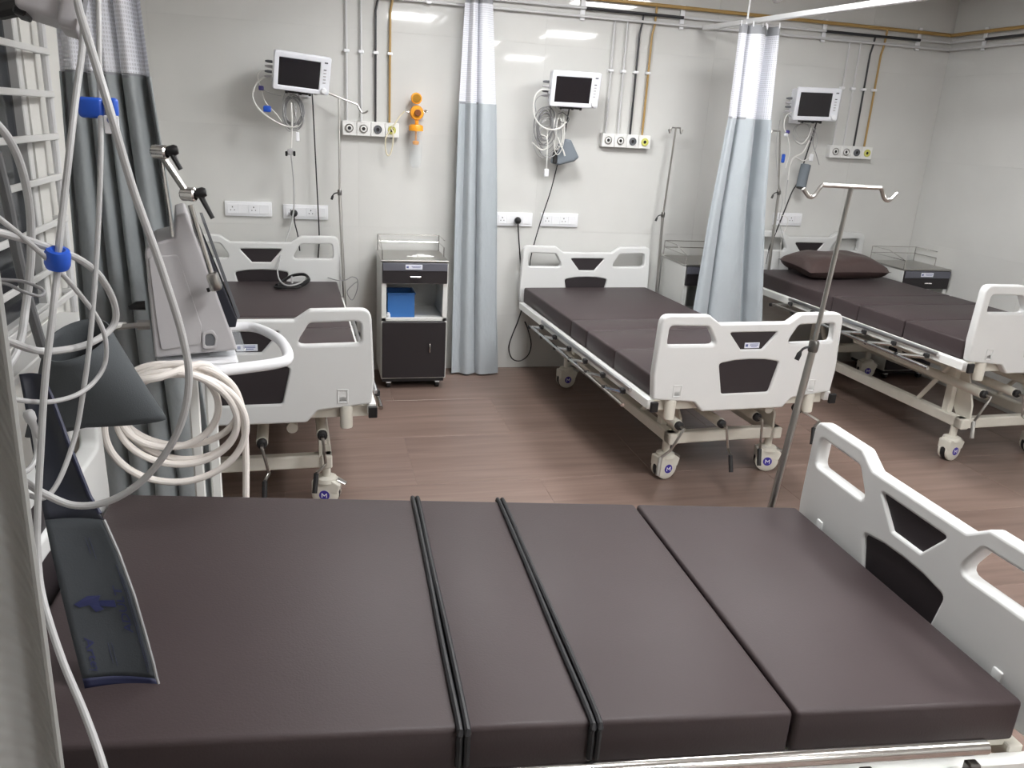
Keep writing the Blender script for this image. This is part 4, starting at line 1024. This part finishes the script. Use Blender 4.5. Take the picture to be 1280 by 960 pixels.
# grey cuff, open at the top
def cuff():
    e = empty('pressure_cuff', on_y(110, 470, -3.62), 0, 'dark grey open pressure cuff hanging like a tent by the window', 'pressure cuff'); O = Vector(e.location)
    n = 40; rows = 12; b = MB(); vs = []; fs = []
    top = on_y(93, 424, -3.62)-O; bot = on_y(112, 527, -3.62)-O
    for j in range(rows+1):
        t = j/rows
        c = top.lerp(bot, t); rx = .065*(1-t)+.155*t; ry = .085*(1-t)+.03*t
        for i in range(n):
            a = 2*math.pi*i/n
            z = c.z + ((.010*math.cos(a)+.022*math.sin(a))*(1-t)) - .03*t*max(0, -math.cos(a))*1.0
            x = c.x+rx*math.cos(a)*(1 if math.cos(a) > 0 else .82); y = c.y+ry*math.sin(a)
            vs.append((x, y, z))
    for j in range(rows):
        for i in range(n):
            i2 = (i+1) % n; fs.append([j*n+i, j*n+i2, (j+1)*n+i2, (j+1)*n+i])
    b.add(vs, fs); o = b.build('cuff_wrap', 'cuff', e, None, 80)
    md = o.modifiers.new('s', 'SOLIDIFY'); md.thickness = .004; md.offset = 1
    pr = MB()
    for k in range(4): pr.box((top.x+.0+.012*k*.2-.012, -.052+.002*k, top.z-.055-.013*k), (.05-.004*k, .0015, .003), 0, 1)
    return e
cuff()
# printed cuff strip
def printed_cuff():
    e = empty('pressure_cuff', on_z(150, 862, .69), 0, 'long grey cuff strip printed ADULT with a dark blue arrow and band', 'pressure cuff'); O = Vector(e.location)
    # rows: left px, right px, Y, material
    rows = [(468, 24, 52, -3.86), (500, 30, 66, -3.88), (560, 40, 88, -3.92), (620, 50, 112, -3.95), (650, 56, 130, -3.98), (690, 64, 148, -4.01), (745, 77, 168, -4.05), (790, 88, 181, -4.075), (830, 98, 192, -4.10), (848, 103, 196, -4.11), (860, 106, 200, -4.115), (868, 109, 200, -4.118)]
    def P(i, s):
        y, a, b, Y = rows[i]; return on_y(a+(b-a)*s, y, Y)-O+Vector((0, .008*math.sin(s*3.1), 0))
    def Pf(t, s):
        i = min(int(t), len(rows)-2); return P(i, s).lerp(P(i+1, s), t-i)
    def strip(nm, i0, i1, m_, th=.004):
        b = MB(); vs = []; fs = []; n = 10; K = (i1-i0)*3
        for j in range(K+1):
            for i in range(n+1): vs.append(Pf(i0+j/3, i/n))
        for j in range(K):
            for i in range(n): q_ = j*(n+1)+i; fs.append([q_, q_+1, q_+n+2, q_+n+1])
        b.add(vs, fs); o = b.build(nm, m_, e, None, 80)
        md = o.modifiers.new('s', 'SOLIDIFY'); md.thickness = th; md.offset = 0; return o
    strip('cuff_upper', 0, 4, 'navy_black'); body = strip('cuff_panel', 4, 9, 'cuff_print'); strip('end_band', 9, 10, 'navy', .005); strip('end_tab', 10, 11, 'cuff_print')
    MB().tube([Pf(t*.25, 1.0) for t in range(16, 41)], .003, 6, 2).build('edge_piping', 'cable_mid', e)
    MB().tube([Pf(t*.25, 1.0) for t in range(0, 16)], .004, 6, 2).build('edge_piping', 'navy', e)
    # print: map 2D art (u 0..1 across, t along) onto the sheet
    def art(nm, polys):
        b = MB()
        for poly in polys:
            vs = [Pf(t, s)+Vector((0, -.0035, .0015)) for t, s in poly]; b.add(vs, [list(range(len(vs)))])
        o = b.build(nm, 'print_ink', body, None, 0); md = o.modifiers.new('s', 'SOLIDIFY'); md.thickness = .0006
    ar = [(6.0, .62), (6.0, .78), (6.12, .78), (6.06, .9), (6.22, .9), (6.3, .78), (6.42, .78)]
    # arrow pointing to the left edge
    art('arrow_print', [[(6.05, .34), (6.25, .14), (6.35, .20), (6.30, .34), (6.50, .40), (6.42, .52), (6.33, .48), (6.36, .70), (6.16, .70), (6.18, .48), (6.04, .52)]])
    cu = bpy.data.curves.new('t', 'FONT')
    def text(s, t0, t1, u0, u1):
        c = bpy.data.curves.new('t', 'FONT'); c.body = s; c.size = 1.0; c.resolution_u = 2; c.offset = .008
        ob = bpy.data.objects.new('t', c); me = bpy.data.meshes.new_from_object(ob)
        xs = [v.co.x for v in me.vertices]; ys = [v.co.y for v in me.vertices]; x0, x1, y0, y1 = min(xs), max(xs), 0, .75
        b = MB(); b.add([Pf(t0+(v.co.x-x0)/(x1-x0)*(t1-t0), u0+(v.co.y-y0)/(y1-y0)*(u1-u0))+Vector((0, -.0035, .0015)) for v in me.vertices], [list(p.vertices) for p in me.polygons])
        bpy.data.objects.remove(ob); bpy.data.curves.remove(c); bpy.data.meshes.remove(me)
        return b
    text('ADULT', 7.15, 5.75, .80, .66) if False else None
    b = text('ADULT', 7.05, 5.8, .84, .72); b.build('adult_print', 'print_ink', body, None, 0)
    b = text('Artery', 7.2, 8.6, .16, .28); b.build('artery_print', 'print_ink', body, None, 0)
    for k, (t0, t1, u) in enumerate(((5.3, 8.6, .90), (5.5, 8.4, .93), (4.6, 5.2, .62), (4.6, 5.1, .56), (7.4, 8.3, .50), (7.4, 8.1, .45))):
        MB().tube([Pf(t0+(t1-t0)*q_/12, u)+Vector((0, -.003, .001)) for q_ in range(13)], .0003, 4).build('fine_print', 'print_ink', body, None, 0)
printed_cuff()
